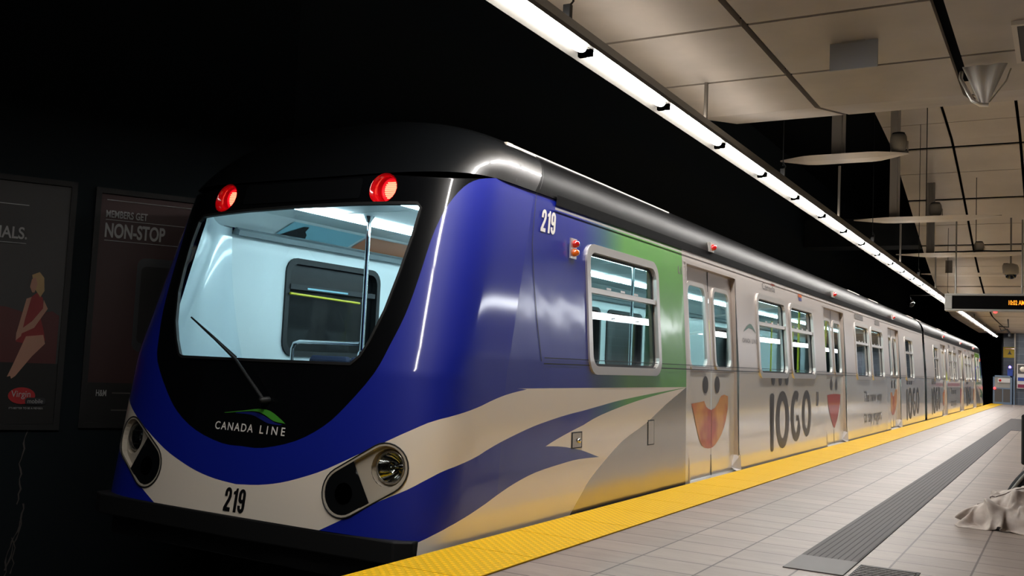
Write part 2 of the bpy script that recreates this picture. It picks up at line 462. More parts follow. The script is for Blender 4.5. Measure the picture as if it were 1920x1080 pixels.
# tunnel wall: straight beside the train, flaring away past the nose
wpts = [(-3.95,61.5),(-3.95,7.4),(-4.35,6.55),(-9.4,-1.95)]
mb = MB()
for (a, b_), (c, d) in zip(wpts, wpts[1:]): mb.quad((a,b_,-1.3),(c,d,-1.3),(c,d,7.4),(a,b_,7.4))
struct(mb.build('wall_left', 'tunnel_black'))
box_struct('wall_back', (-9.5,-8.2,-1.3),(10.5,-8,7.4), 'concrete_dark')
box_struct('wall_front', (-4.5,61.5,-1.3),(10.5,61.7,7.4), 'void_black')
box_struct('wall_right', (10.3,-8,-1.3),(10.5,62,7.4), 'wall_tile_side')
box_struct('ceiling_shell', (-9.5,-8.2,7.4),(10.5,62,7.5), 'void_black')
mb = MB(); mb.box((-3.94,30,4.95),(-.62,31,5.8)); struct(mb.build('trim_3', 'concrete_dark'))
box_struct('platform_back', (0,-6.2,-1.3),(XR,-6,0), 'concrete_dark')

# yellow warning strips: separate 0.61 m plates along the edge (surface pattern of one strip)
for x0, lb in ((0.045,'beside the train'),(XR-.56,'along the far edge')):
    mb = MB()
    k = 0; y = -5.94
    while y < 51.0:
        mb.box((x0,y,-.004),((.56 if x0 < 1 else XR),min(y+.665,51.2)-.004,.008)); y += .669
    if x0 < 1: tag(mb.build('tactile_warning_strip', 'warning_yellow'), 'long yellow domed tactile strip on platform edge %s' % lb, 'tactile paving')
    else: tag(mb.build('tactile_warning_strip', 'warning_yellow'), 'yellow tactile strip on the opposite platform edge', 'tactile paving')
mb = MB(); mb.box((1.72,5.98,0),(2.045,32,.006)); mb.box((2.045,24.4,0),(5.2,32,.006))
g = tag(mb.build('guide_strip', 'guide_grey'), 'dark grey grooved guide strip set in the pale paving', 'tactile paving')
mb = MB(); mb.box((1.72,5.53,0),(2.045,5.978,.006)); mb.build('end_plate', 'guide_plate', g)
mb = MB(); mb.box((2.07,4.6,.0),(2.39,5.93,.004))
for i in range(28): mb.box((2.085,4.62+i*.046,.004),(2.375,4.64+i*.046,.010), 1)
tag(mb.build('drain_grate', ['rubber','guide_plate']), 'dark slotted metal grate at the near end of guide strip', 'grate')

# flat ceiling: panels with open joints
Zc = 3.67
mb = MB(); mb.box((-.20,-6,Zc+.10),(XR+.2,9.3,Zc+.16)); struct(mb.build('ceiling', 'void_black'))
xs = [-.25+.0, 1.0, 2.34, 3.68, 5.02, XR+.25]
ys = [9.37-.0] + [8.22-1.335*i for i in range(0, 12)]
yl = sorted([9.37+1.38, 8.22] + [8.22-1.335*i for i in range(1, 11)] + [-6.0])
np_ = 0
def ceil_panel(x0, x1, y0, y1):
    """tray panel: flat face with shallow turned-up rims; last bay folds up at its back"""
    g = .021; gx = .026
    mb = MB()
    if y1 > 9.4:
        sec = [(y0+g,Zc),(9.37,Zc),(y1,Zc+.27),(y1,Zc+.33),(9.33,Zc+.06),(y0+g,Zc+.06)]
    else: sec = [(y0+g,Zc),(y1-g,Zc),(y1-g,Zc+.06),(y0+g,Zc+.06)]
    a = x0+gx; b_ = x1-gx
    mb.prism(sec, a, b_, 'x')
    return mb
for i in range(len(xs)-1):
    for j in range(len(yl)-1):
        np_ += 1
        o = ceil_panel(xs[i]+(.0 if i else 0), xs[i+1]-(.03 if i==1 else 0)+(0), yl[j], yl[j+1]).build('ceiling_panel', 'ceiling_white'); struct(o)
# curved descending ceiling further down the platform
VP = [(19.6,6.98),(22.1,6.83),(24,6.62),(25.7,6.20),(27.3,5.75),(28.9,5.27),(30.7,4.74),(33.0,4.20),(35.3,3.79),(36.9,3.55),(38.8,3.41),(41,3.40),(52,3.40)]
def vz(y): return lerp_tab(y, VP)
thick = [19.6,21.2,24.35,27.2,30.06,33.75,38.8,43.5,48,52.0]
thin = [22.8,25.7,28.7,31.73,36.1,41,45.8,50]
xv = [-.55,.80,2.20,3.60,5.0,XR+.2]
for i in range(len(xv)-1):
    for a, b_ in zip(thick, thick[1:]):
        inn = [t for t in thin if a < t < b_]; cuts = [a+.06]+inn+[b_-.06]
        mb = MB()
        x0 = xv[i]+.03; x1 = xv[i+1]-.03
        if i == 0: x0 = -.55 + .0
        for c, d in zip(cuts, cuts[1:]):
            c2 = c+(.012 if c in inn else 0); d2 = d-(.012 if d in inn else 0)
            st = [c2+(d2-c2)*q/4 for q in range(5)]
            sec = [(y, vz(y)) for y in st] + [(y, vz(y)+.025) for y in reversed(st)]
            mb.prism(sec, x0, x1, 'x')
        struct(mb.build('ceiling_panel', 'vault_white'))
mb = MB(); sec = [(y, vz(y)+.16) for y, _ in VP] + [(y, vz(y)+.22) for y, _ in reversed(VP)]
mb.prism(sec, -.5, XR+.2, 'x'); struct(mb.build('ceiling_backing', 'void_black'))
# fascia behind flat ceiling, end walls
box_struct('wall_end', (1.02,51.6,-.1),(XR+.2,51.8,3.6), 'wall_tile')
box_struct('wall_recess', (.42,53.0,-.3),(1.05,53.2,3.9), 'wall_tile_side')
mb = MB(); mb.box((1.00,51.45,0),(1.06,51.62,3.42)); struct(mb.build('trim_4', 'pole_grey'))
mb = MB(); mb.box((.40,52.9,0),(.46,53.0,3.6)); struct(mb.build('trim_5', 'concrete_dark'))

# ------------------------------------------------------------------ platform lights: hung continuous line
def light_line(x, label, y_start, y_end, rods, tm='platform_light', wk=1.0):
    LX = x; LZ = 3.2
    t = empty('light_line', (LX, y_start, LZ), label, 'light fixture')
    def B_(): return MB(lambda p: Vector(p)-Vector((LX, y_start, LZ)))
    mb = B_(); hw = 1 if wk == 1 else 3.9
    mb.prism([(LX-.105*hw,LZ-.022),(LX-(.045 if hw == 1 else .36),LZ+.014),(LX-.04,LZ+.012),(LX+.04,LZ+.012),(LX+(.045 if hw == 1 else .34),LZ+.014),(LX+(.085 if hw == 1 else .36),LZ+.004),(LX+(.092 if hw == 1 else .38),LZ+.03),(LX+.05*hw,LZ+.12),(LX-.03*hw,LZ+.12),(LX-.11*hw,LZ+.0)], y_start, y_end)
    mb.build('housing', 'fixture_grey', t)
    mb = B_(); mb.box((LX-.02,y_start,LZ+.121),(LX+.02,36,LZ+.126)); mb.build('uplight_slot', 'uplight', t)
    k = 0; pit = 1.468; y = 5.73 - pit*math.ceil((5.73-y_start)/pit) + pit
    while y + pit <= y_end + .1:
        mb = B_(); mb.box((LX-.05,y-.020,LZ-.032),(LX+.05,y+.020,LZ+.013)); mb.build('divider', 'divider_black', t)
        mb = B_(); vs = []; y0, y1 = y+.026, y+pit-.026
        ring_ = [(-.037,.012),(-.033,-.008),(-.02,-.019),(0,-.023),(.02,-.019),(.033,-.008),(.037,.012)]
        stn = [(y0,.35),(y0+.03,.85),(y0+.07,1),(y1-.07,1),(y1-.03,.85),(y1,.35)]
        for yy, sc in stn:
            for a, b_ in ring_: vs.append((LX+a*sc*wk, yy, LZ+.012+(b_-.012)*sc))
        n = len(ring_)
        fs = [(i*n+j,(i+1)*n+j,(i+1)*n+j+1,i*n+j+1) for i in range(len(stn)-1) for j in range(n-1)] + [tuple(range(n)), tuple(range(5*n+n-1,5*n-1,-1))]
        mb.add(vs, fs); mb.build('tube', tm, t); y += pit; k += 1
    for kind, y, z1 in rods:
        mb = B_()
        if kind == 'rod': mb.tube([(LX+.01,y,LZ+.09),(LX+.01,y,z1)], .019, 10)
        else:
            mb.tube([(LX+.01,y,LZ+.26),(LX+.01,y,z1)], .006, 6); mb.box((LX-.015,y-.02,LZ+.09),(LX+.035,y+.02,LZ+.22)); mb.tube([(LX+.01,y,LZ+.2),(LX+.04,y+.02,LZ+.25),(LX+.01,y,LZ+.30)], .008, 6)
        mb.build('hanger_rod' if kind == 'rod' else 'hanger_cable', 'pole_grey' if kind == 'rod' else 'dark_metal', t)
    return t
rods = [('wire',5.42,3.69),('rod',8.2,3.70),('wire',10.95,7.3),('rod',14.1,4.08),('wire',16.9,7.3),('rod',20.05,4.1),('wire',22.8,6.8),('rod',26,4.12),('wire',28.9,5.3),('rod',31,4.2),('rod',38,3.45),('rod',44,3.42),('rod',50,3.42)]
light_line(.26, 'long line of white tubes hung above the edge beside the train', -1.0, 52.6, rods)
light_line(XR-.26, 'second line of white tubes hung above the opposite edge', 11.0, 52.6, [('rod',14.1,4.1),('rod',20.05,4.1),('rod',26,4.12),('rod',31,4.2)], 'platform_light_dim', 9.0)
# ------------------------------------------------------------------ train
def Nrm(s, v):
    h = 1e-3
    a = Vector(P(s+h, v)) - Vector(P(s-h, v)); b_ = Vector(P(s, v+h)) - Vector(P(s, v-h))
    n = a.cross(b_); return n.normalized() if n.length > 1e-9 else Vector((0,0,1))
def Q(s, v, off=0.0):
    p = Vector(P(s, v)); return p + Nrm(s, v)*off if off else p
def YS(y): return s_of_y(y)
def drape(name, polys, m, T, flip, off=0.003, step=0.05, parent=None, grid=None, inv_hole=None, keep=None):
    """polys: closed (s,v) outlines; first is the outer, inv_hole: outlines cut out; mapped on the body"""
    hol = inv_hole or []
    pl = [(True, resample(q, step)) for q in polys+hol]
    pts = []
    if grid:
        for q in polys:
            x0 = min(p[0] for p in q); x1 = max(p[0] for p in q); z0 = min(p[1] for p in q); z1 = max(p[1] for p in q)
            nx = int((x1-x0)/grid); nz = int((z1-z0)/grid)
            for i in range(1, nx+1):
                for j in range(1, nz+1):
                    p = (x0+i*grid, z0+j*grid)
                    if inside(p, q) and not any(inside(p, h) for h in hol): pts.append(p)
    co, tr = cdt(pl, pts)
    mb = MB(T, flip); mb.recalc = False
    fs = []
    for t in tr:
        c = (sum(co[i][0] for i in t)/len(t), sum(co[i][1] for i in t)/len(t))
        if any(inside(c, q) for q in polys) and not any(inside(c, h) for h in hol) and (keep is None or keep(c)): fs.append(t)
    mb.add([Q(c[0], c[1], off) for c in co], fs, 0, True)
    o = mb.build(name, m, parent)
    bm = bmesh.new(); bm.from_mesh(o.data)
    lo = [v for v in bm.verts if not v.link_faces]; bmesh.ops.delete(bm, geom=lo, context='VERTS'); bm.to_mesh(o.data); bm.free()
    return o
def decal(name, vs2, fs, m, T, flip, off=0.004, parent=None):
    """flat lettering (y,z) laid on the car side / (s,v) on the front"""
    mb = MB(T, flip); mb.recalc = False
    mb.add([Q(s, v, off) for s, v in vs2], fs, 0, True); return mb.build(name, m, parent)
def strip(mb, pts, wd, off, th=0.0):
    """flat ribbon along (s,v) points"""
    n = len(pts); vs = []; 
    for i, p in enumerate(pts):
        a = pts[max(i-1,0)]; b_ = pts[min(i+1,n-1)]; d = math.hypot(b_[0]-a[0], b_[1]-a[1]) or 1
        nx, nz = -(b_[1]-a[1])/d*wd/2, (b_[0]-a[0])/d*wd/2
        vs += [Q(p[0]+nx, p[1]+nz, off), Q(p[0]-nx, p[1]-nz, off)]
    mb.add(vs, [(2*i+1, 2*i+3, 2*i+2, 2*i) for i in range(n-1)], 0, True)
def ring(mb, outer, inner, o0, o1, o2):
    n = len(outer)
    L = [[Q(*p, o0) for p in outer], [Q(*p, o1) for p in outer], [Q(*p, o1) for p in inner], [Q(*p, o2) for p in inner]]
    vs = [p for l in L for p in l]; fs = []
    for k in range(3):
        for i in range(n): fs.append((k*n+i, k*n+(i+1)%n, (k+1)*n+(i+1)%n, (k+1)*n+i))
    mb.add(vs, fs, 0, False)
def grow(poly, d):
    """offset a closed ccw outline outward"""
    n = len(poly); out = []
    for i in range(n):
        a = poly[i-1]; b_ = poly[(i+1)%n]; L = math.hypot(b_[0]-a[0], b_[1]-a[1]) or 1
        out.append((poly[i][0]+(b_[1]-a[1])/L*d, poly[i][1]-(b_[0]-a[0])/L*d))
    return out
def disc(c, r, n=24, rz=None):
    return [(c[0]+r*math.cos(2*math.pi*i/n), c[1]+(rz or r)*math.sin(2*math.pi*i/n)) for i in range(n)]

# outlines measured on the body surface (s = distance round the nose from its centre, v = height)
MASK_R = [(0,.465),(.182,.469),(.443,.533),(.651,.639),(.797,.767),(.972,.971),(1.045,1.144),(1.114,1.336),(1.159,1.554),(1.196,1.79),(1.226,1.921),(1.274,2.05),(1.352,2.175),(1.436,2.238),(1.555,2.271)]
WUP = [(0,.228),(.19,.243),(.371,.275),(.539,.324),(.711,.387),(.934,.494),(1.087,.57),(1.254,.654),(1.418,.725),(1.763,.801),(1.99,.863),(2.203,.898),(2.344,.905),(5.111,.905)]
WLO = [(.72,.035),(.899,.126),(1.071,.222),(1.267,.315),(1.38,.38),(1.503,.436),(1.784,.5),(1.985,.567),(2.228,.634),(2.409,.672),(2.704,.719),(3.176,.768),(3.589,.807),(4.303,.855),(5.023,.897)]
SWL = [(5.023,.893),(4.471,.849),(3.824,.784),(3.178,.696),(2.811,.617),(2.557,.548),(2.432,.506)]
SWL2 = [(2.432,.506),(2.561,.496),(2.714,.473),(2.91,.431),(3.15,.376)]
SWL3 = [(3.15,.376),(2.819,.383),(2.615,.370),(2.339,.339),(2.137,.29),(1.985,.236),(1.841,.18),(1.548,.105),(1.365,.028)]
GREY = [(5.111,.903),(4.579,.753),(4.111,.602),(3.599,.474),(3.191,.312),(2.919,.178),(2.732,.006),(2.62,-.12)]
WIND = [(-.70,1.018),(-.735,1.03),(-.81,1.128),(-.89,1.255),(-.975,1.467),(-1.005,1.637),(-1.025,1.826),(-1.015,1.99),(-.975,2.025),(-.5,2.045),(0,2.055),(.5,2.055),(1.06,2.045),(1.085,2.02),(1.06,1.83),(1.015,1.60),(.96,1.36),(.89,1.17),(.845,1.08),(.79,1.03),(0,1.022)]
WIND = list(reversed(WIND)) if sum(WIND[i][0]*WIND[(i+1)%len(WIND)][1]-WIND[(i+1)%len(WIND)][0]*WIND[i][1] for i in range(len(WIND))) < 0 else WIND
HL = stadium((.858,.268), (1.118,.425), .148)
HLm = [(-p[0], p[1]) for p in reversed(HL)]
SEND = YS(26.70)
DOORS = [(8.86,10.46),(14.98,16.50),(21.10,22.56)]
WINS = [(6.62,8.03,'cab'),(11.29,12.60,''),(12.87,14.18,''),(17.42,18.73,''),(19.01,20.32,''),(23.42,24.70,'')]
def mir(l): return [(-a, b_) for a, b_ in reversed(l)]

def digits(body):
    """bold condensed numerals as unit-height outlines"""
    def arc(cx, cy, rx, ry, a0, a1, n=10): return [(cx+rx*math.cos(R(a0+(a1-a0)*i/n)), cy+ry*math.sin(R(a0+(a1-a0)*i/n))) for i in range(n+1)]
    D = {'1': ([(.16,0),(.36,0),(.36,1),(.22,1),(.18,.90),(.04,.84),(.04,.72),(.16,.74)], None, .44),
         '9': (arc(.25,.25,.25,.25,180,360)+arc(.25,.75,.25,.25,0,180)+[(0,.58)]+arc(.21,.56,.21,.16,180,270)+[(.30,.42),(.30,.27)]+arc(.25,.25,.055,.09,0,-180)+[(.195,.30),(0,.30)], arc(.25,.76,.055,.10,0,180)+arc(.25,.62,.055,.07,180,360), .58),
         '2': ([(0,0),(.50,0),(.50,.17),(.25,.17),(.30,.27),(.42,.45),(.50,.62)]+arc(.25,.75,.25,.25,0,180)+[(0,.62),(.19,.62)]+arc(.25,.76,.06,.09,180,0)+[(.31,.68),(.25,.52),(.10,.30),(0,.14)], None, .58)}
    out = []; x = 0
    for ch in body:
        pl, ho, adv = D[ch]; out.append(([(a+x, b_) for a, b_ in pl], [(a+x, b_) for a, b_ in ho] if ho else None)); x += adv
    return out, x-.08
def build_car(T, flip, number, label, first, loc):
    car = empty('metro_car', loc, label, 'train car', 'coupled metro cars')
    L0 = Vector(loc)
    TT = lambda p: Vector(T(p)) - L0
    def W_(): 
        return MB(TT, flip)
    # ---- body shell with painted regions
    mats = ['wrap_blue', 'mask_glass', 'cream_paint', 'sector_grey', 'steel_upper', 'steel_lower', 'blue_paint']
    mask_r = smooth_open(MASK_R, 3)
    mask = mask_r + [(1.6,2.275),(-1.6,2.275)] + mir(mask_r)[:-1]
    up_ = smooth_open(WUP, 3); lo_ = smooth_open(WLO, 3)
    band_r = up_ + list(reversed(lo_)) + [(.5,.02),(0,.02)]
    band_l = [(-a, b_) for a, b_ in reversed(band_r)]
    cream = [(5.111,.905)] + smooth_open(SWL,3)[:-1] + smooth_open(SWL2,3)[:-1] + smooth_open(SWL3,3) + [(1.365,-.12),(2.62,-.12)] + list(reversed(smooth_open(GREY,3)))[1:-1]
    grey = smooth_open(GREY,3) + [(5.22,-.12),(5.22,.905)]
    LAMPS = [disc((.77*g_,2.16),.108,20,.098) for g_ in (-1,1)]
    holes = [HL, HLm, WIND] + LAMPS
    holes += [[(YS(a), b_) for a, b_ in rrect(y0,y1,1.05,1.97,.10)] for y0,y1,_ in WINS]
    holes += [[(YS(y0),-.2),(YS(y1),-.2),(YS(y1),2.10),(YS(y0),2.10)] for y0,y1 in DOORS]
    B0 = -2.9
    lines = [(True, resample(q,.08)) for q in (mask, band_r, band_l, cream, grey)] + [(True, resample(h,.08)) for h in holes]
    lines += [(True, [(B0,-.12),(SEND,-.12),(SEND,ZR),(B0,ZR)]), (False, resample([(B0,.035),(1.365,.035),(1.365,-.12),(B0,-.12)],.08)),
              (False, [(YS(8.75),-.12),(YS(8.75),ZR)]), (False, [(YS(8.75),1.075),(SEND,1.075)])]
    pts = []
    for i in range(int((3.0-B0)/.06)):
        for j in range(1, 36): pts.append((B0+.03+i*.06, j*.0635))
    for i in range(3, int(SEND)+1):
        for j in range(1, 22): pts.append((i+.013, j*.105))
    co, tr = cdt(lines, pts)
    fs = []; mi = []
    for t in tr:
        c = (sum(co[i][0] for i in t)/3, sum(co[i][1] for i in t)/3)
        if any(inside(c, h) for h in holes): continue
        if c[1] < .035 and c[0] < 1.365: continue
        if c[1] > ZR or c[1] < -.12: continue
        if c[0] > YS(8.75): k = 4 if c[1] > 1.075 else 5
        elif inside(c, mask): k = 1
        elif c[0] < -2.6: k = 4
        elif inside(c, grey): k = 3
        elif inside(c, band_r) or inside(c, band_l) or inside(c, cream): k = 2
        else: k = 0 if c[0] > 2.0 else 6
        fs.append(t); mi.append(k)
    me = bpy.data.meshes.new('body_shell')
    me.from_pydata([tuple(TT(P(*c))) for c in co], [], [tuple(reversed(f)) if flip else f for f in fs])
    for p, k in zip(me.polygons, mi): p.material_index = k; p.use_smooth = True
    nr = []
    for c in co:
        n = Nrm(*c)
        if flip: n = Vector((n.x, -n.y, n.z))
        nr.append(n)
    me.normals_split_custom_set_from_vertices(nr)
    shell = link('body_shell', me, mats, car)
    # far side wall and roof
    mb = W_()
    for a, b_ in ((-.12,1.1),(1.1,ZR)):
        s0, s1 = -2.9, -SEND; mb.quad(Q(s0,a),Q(s1,a),Q(s1,b_),Q(s0,b_))
    mb.build('far_side_panel', 'steel_upper', car)
    mb = W_(); ss = [-SEND+.0, -8, -3.2] + [-2.9+i*.07 for i in range(int(5.8/.07)+1)] + [3.2, 8, SEND]
    vv = [ZR+ (3.77-ZR)*((j/22.0)) for j in range(23)]
    vv[-1] -= 1e-3
    grid_ = [Q(s, v) for s in ss for v in vv]; nv = len(vv)
    mb.add(grid_, [(i*nv+j, (i+1)*nv+j, (i+1)*nv+j+1, i*nv+j+1) for i in range(len(ss)-1) for j in range(nv-1)], 0, True)
    rf = mb.build('roof', ['black_gloss','roof_black'], car)
    for p in rf.data.polygons:
        sc_ = ss[p.index // (nv-1)]
        if flip or sc_ > 1.99 or sc_ < -2.0: p.material_index = 1
    # ---- roof details
    mb = W_(); strip(mb, [(2.38,2.245+.02),(SEND-.05,2.265)], .085, .006); mb.build('roof_gutter', 'gutter_black', car)
    mb = W_(); strip(mb, [(2.36,2.195),(SEND-.05,2.195)], .016, .010); mb.build('cornice_strip', 'frame_alu', car)
    mb = W_()
    for s0_, v0_, s1_, v1_ in ((2.02,2.27,2.06,1.9),(2.06,1.9,2.33,1.09),(2.05,2.3,1.98,2.9)):
        strip(mb, [(s0_+(s1_-s0_)*i/8, v0_+(v1_-v0_)*i/8) for i in range(9)], .007, .004)
    strip(mb, [(1.72,2.29),(1.70,2.5),(1.66,2.9)], .006, .004)
    mb.build('panel_seam', 'dark_metal', car)
    mb = W_(); strip(mb, [(2.36,1.075),(SEND-.02,1.075)], .009, .003); strip(mb, [(2.36,1.115),(SEND-.02,1.115)], .006, .003)
    mb.build('belt_groove', 'dark_metal', car)
    mb = W_()
    xr, zr = -.335, 2.60
    mb.box((xr-.012,5.74,zr-.015),(xr+.012,8.92,zr+.020)); mb.box((xr-.014,5.72,zr-.05),(xr+.014,5.80,zr+.022))
    for i in range(22): mb.box((xr-.010,5.92+i*.14,zr-.04),(xr+.010,5.95+i*.14,zr-.01))
    lab(mb.build('roof_rail', 'cream_paint', car), 'white toothed rail on roof edge above the cab')
    for y0, y1 in ((18.0,19.1),(20.1,21.2),(25.5,26.6)):
        mb = W_(); mb.box((xr-.02,y0,zr-.03),(xr+.02,y1,zr+.02)); mb.build('roof_rail', 'cream_paint', car)
    for y0, y1 in DOORS:
        yc = (y0+y1)/2
        mb = W_(); mb.box((-.135,yc-.10,2.30),(-.10,yc+.02,2.40)); l = mb.build('door_indicator', 'frame_alu', car)
        mb = W_(); mb.lathe([(.0,.045),(.022,.038),(.032,.015),(.034,0)], (-.10,yc-.03,2.35), 12, 'x'); mb.build('red_lens', 'red_plain', l)
    # ---- windows
    for y0, y1, kind in WINS:
        fo = [(YS(a), b_) for a, b_ in rrect(y0-.045,y1+.045,1.005,2.015,.14)]
        fi = [(YS(a), b_) for a, b_ in rrect(y0+.02,y1-.02,1.07,1.95,.09)]
        mb = W_(); ring(mb, fo, fi, -.005, .016, -.035); fr = mb.build('side_window', 'frame_alu', car)
        mb = W_(); zb = 1.665
        mb.add([Q(YS(y0+.02),zb-.03,.004),Q(YS(y1-.02),zb-.03,.004),Q(YS(y1-.02),zb+.01,.004),Q(YS(y0+.02),zb+.01,.004),
                Q(YS(y0+.02),zb-.03,-.03),Q(YS(y1-.02),zb-.03,-.03),Q(YS(y1-.02),zb+.01,-.03),Q(YS(y0+.02),zb+.01,-.03)],
               [(0,1,2,3),(3,2,6,7),(1,0,4,5)])
        for k in range(3):
            yy = y0+.32+k*.28
            mb.add([Q(YS(yy),zb+.012,.008),Q(YS(yy+.09),zb+.012,.008),Q(YS(yy+.09),zb+.03,.008),Q(YS(yy),zb+.03,.008)], [(0,1,2,3)])
        mb.build('hopper_rail', 'frame_alu', fr)
        gk = [(YS(a), b_) for a, b_ in rrect(y0+.018,y1-.018,1.068,1.952,.092)]; gi = [(YS(a), b_) for a, b_ in rrect(y0+.04,y1-.04,1.09,1.93,.07)]
        mb = W_(); ring(mb, gk, gi, -.034, -.022, -.034); mb.build('window_gasket', 'rubber', fr)
        drape('window_pane', [gk], 'window_glass', TT, flip, off=-.028, step=.3, parent=fr)
    # ---- doors
    for k, (y0, y1) in enumerate(DOORS):
        mb = W_(); D_ = -.075
        for a, b_ in (((y0,-.05),(y0,2.10)),((y1,2.10),(y1,-.05)),((y0,2.10),(y1,2.10))):
            mb.quad(Q(YS(a[0]),a[1],0),Q(YS(b_[0]),b_[1],0),Q(YS(b_[0]),b_[1],D_),Q(YS(a[0]),a[1],D_))
        fo = [(YS(y0-.03),-.02),(YS(y0-.03),2.13),(YS(y1+.03),2.13),(YS(y1+.03),-.02)]; fi = [(YS(y0),-.02),(YS(y0),2.10),(YS(y1),2.10),(YS(y1),-.02)]
        for i in range(3):
            mb.quad(Q(*fo[i],.006),Q(*fo[i+1],.006),Q(*fi[i+1],.006),Q(*fi[i],.006))
        mb.build('door_frame', 'door_steel', car)
        mb = W_(); mb.prism([(-.10,-.045),(.035,-.045),(.035,-.02),(-.10,.004)], y0-.02, y1+.02)
        sill = mb.build('door_sill', 'frame_alu', car)
        mb = W_(); mb.add([Q(YS(y1-.10),.03,-.06),Q(YS(y1+.02),.0,.02),Q(YS(y1+.02),.16,.012),Q(YS(y1-.02),.16,-.06),Q(YS(y1-.16),.0,.02)], [(0,1,2),(0,2,3),(0,4,1)])
        mb.build('sill_bracket', 'paper_white', sill)
        ym = (y0+y1)/2
        for j, (a, b_) in enumerate(((y0,ym-.004),(ym+.004,y1))):
            wa = (a+b_)/2 + (-.0 if j else .0); w0, w1 = wa-.265, wa+.265
            outer = [(YS(a),.0),(YS(b_),.0),(YS(b_),2.10),(YS(a),2.10)]
            hole = [(YS(p), q) for p, q in rrect(w0,w1,1.10,1.925,.09)]
            co2, tr2 = cdt([(True, outer),(True, hole),(False,[(YS(a),1.05),(YS(b_),1.05)])], [])
            me = bpy.data.meshes.new('door_leaf'); ff = []; mk = []
            for t in tr2:
                c = (sum(co2[i][0] for i in t)/len(t), sum(co2[i][1] for i in t)/len(t))
                if inside(c, hole): continue
                ff.append(tuple(reversed(t)) if flip else t); mk.append(0 if c[1] > 1.05 else 1)
            me.from_pydata([tuple(TT(Q(c[0],c[1],-.055))) for c in co2], [], ff)
            for p_, q_ in zip(me.polygons, mk): p_.material_index = q_
            leaf = link('door_leaf', me, ['door_steel','steel_lower'], car)
            fo = [(YS(p), q) for p, q in rrect(w0-.03,w1+.03,1.07,1.955,.11)]; fi = [(YS(p), q) for p, q in rrect(w0+.012,w1-.012,1.112,1.913,.08)]
            mb = W_(); ring(mb, fo, fi, -.055, -.043, -.07); mb.build('pane_frame', 'frame_alu', leaf)
            drape('door_pane', [fi], 'window_glass', TT, flip, off=-.062, step=.3, parent=leaf)
            if j == 0:
                mb = W_(); strip(mb, [(YS(b_),.0),(YS(b_),2.1)], .022, -.050); mb.build('door_seal', 'rubber', leaf)
            # printed eye and mouth
            ec = (YS(ym + (-.19,.19)[j]), .925)
            drape('eye_print', [disc(ec,.088)], 'film_ink', TT, flip, off=-.051, step=.2, parent=leaf)
            X = [(250,548),(300,540),(335,533),(350,575),(368,592),(385,600),(410,590),(425,570),(440,545),(450,520),(460,500),(485,492),(512,505),(513,550),(510,600),(495,690),(480,745),(460,790),(440,822),(420,850),(400,868),(385,875),(360,873),(340,865),(322,845),(310,820),(297,775),(285,720),(276,680),(270,640),(262,600)]
            if k != 1: poly = [(YS(ym+(x-387)/224.0*(1 if k == 0 else .9)), 1.09-((640+y/3.858)-718)/183.0) for x, y in X]
            else: poly = [(YS(ym+x), y) for x, y in ((-.50,.76),(-.25,.772),(0,.775),(.25,.772),(.50,.76),(.47,.62),(.36,.48),(.2,.34),(.06,.25),(0,.24),(-.08,.28),(-.28,.44),(-.42,.60))]
            eps = YS(b_) if j == 0 else YS(a)
            cc, tt = cdt([(True, poly),(False, [(eps,.1),(eps,1.0)])], [])
            ff = []
            for t in tt:
                c = (sum(cc[i][0] for i in t)/len(t), sum(cc[i][1] for i in t)/len(t))
                if inside(c, poly) and ((c[0] < eps) if j == 0 else (c[0] > eps)): ff.append(t)
            mb = W_(); mb.flip = flip; mb.recalc = False; ix = {v: k_ for k_, v in enumerate(sorted({i for t in ff for i in t}))}; ll_ = sorted(ix); mb.add([Q(cc[i][0],cc[i][1],-.051) for i in ll_], [tuple(ix[i] for i in t) for t in ff]); 
            mb.build('fruit_print', 'berry_print' if k == 1 else 'fruit_print', leaf)
    # ---- front: windshield, mask panels, lamps
    ws = drape('windshield', [WIND], 'windshield_glass', TT, flip, off=-.004, step=.08, parent=car, grid=.1)
    mb = W_(); fo = grow(resample(WIND,.08), .018); fi = resample(WIND,.08); ring(mb, fo, fi, 0, .008, -.015); mb.build('windshield_gasket', 'rubber', ws)
    drape('destination_panel', [rrect(-.56,.58,2.10,2.24,.02)], 'black_gloss', TT, flip, off=.006, step=.08, parent=car, grid=.1)
    # wiper
    wp = W_(); wp.tube([Q(-.70,1.275,.03),Q(-.42,1.145,.035),Q(-.155,1.02,.03)], [.006,.011,.007], 6); wo = wp.build('wiper', 'rubber', car)
    wp = W_(); wp.tube([Q(-.42,1.145,.045),Q(-.12,1.0,.06),Q(.165,.767,.05)], [.006,.011,.014], 6); wp.build('wiper_arm', 'dark_metal', wo)
    wp = W_(); wp.lathe([(.0,.075),(.02,.07),(.024,0)], Q(.165,.767,0), 12, 'y'); wp.v = [(x, 2*Q(.165,.767,0).y-y, z) for x, y, z in wp.v]; wp.build('wiper_pivot', 'dark_metal', wo)
    # tail lamps: recessed red bowl with lit cluster at its floor
    for g_, lp in zip((-1, 1), LAMPS):
        mb = W_(); n_ = len(lp); rr_ = [[Q(*p, .006) for p in grow(lp, .008)], [Q(*p, .002) for p in lp]]
        ce = Q(.77*g_, 2.16)
        for sc_, dy in ((.93,.05),(.86,.085),(.6,.09),(.02,.09)): rr_.append([Vector((ce.x+(Q(*p).x-ce.x)*sc_, Q(*p).y*(.0)+ce.y+dy+.02, ce.z+(p[1]-ce.z)*sc_)) for p in lp])
        mb.add([p for l in rr_ for p in l], [(i*n_+k, i*n_+(k+1)%n_, (i+1)*n_+(k+1)%n_, (i+1)*n_+k) for i in range(5) for k in range(n_)], 0, True)
        tl = lab(mb.build('tail_lamp', 'red_lens', car), 'lit round red lamp above the windscreen')
        yb = ce.y+.085
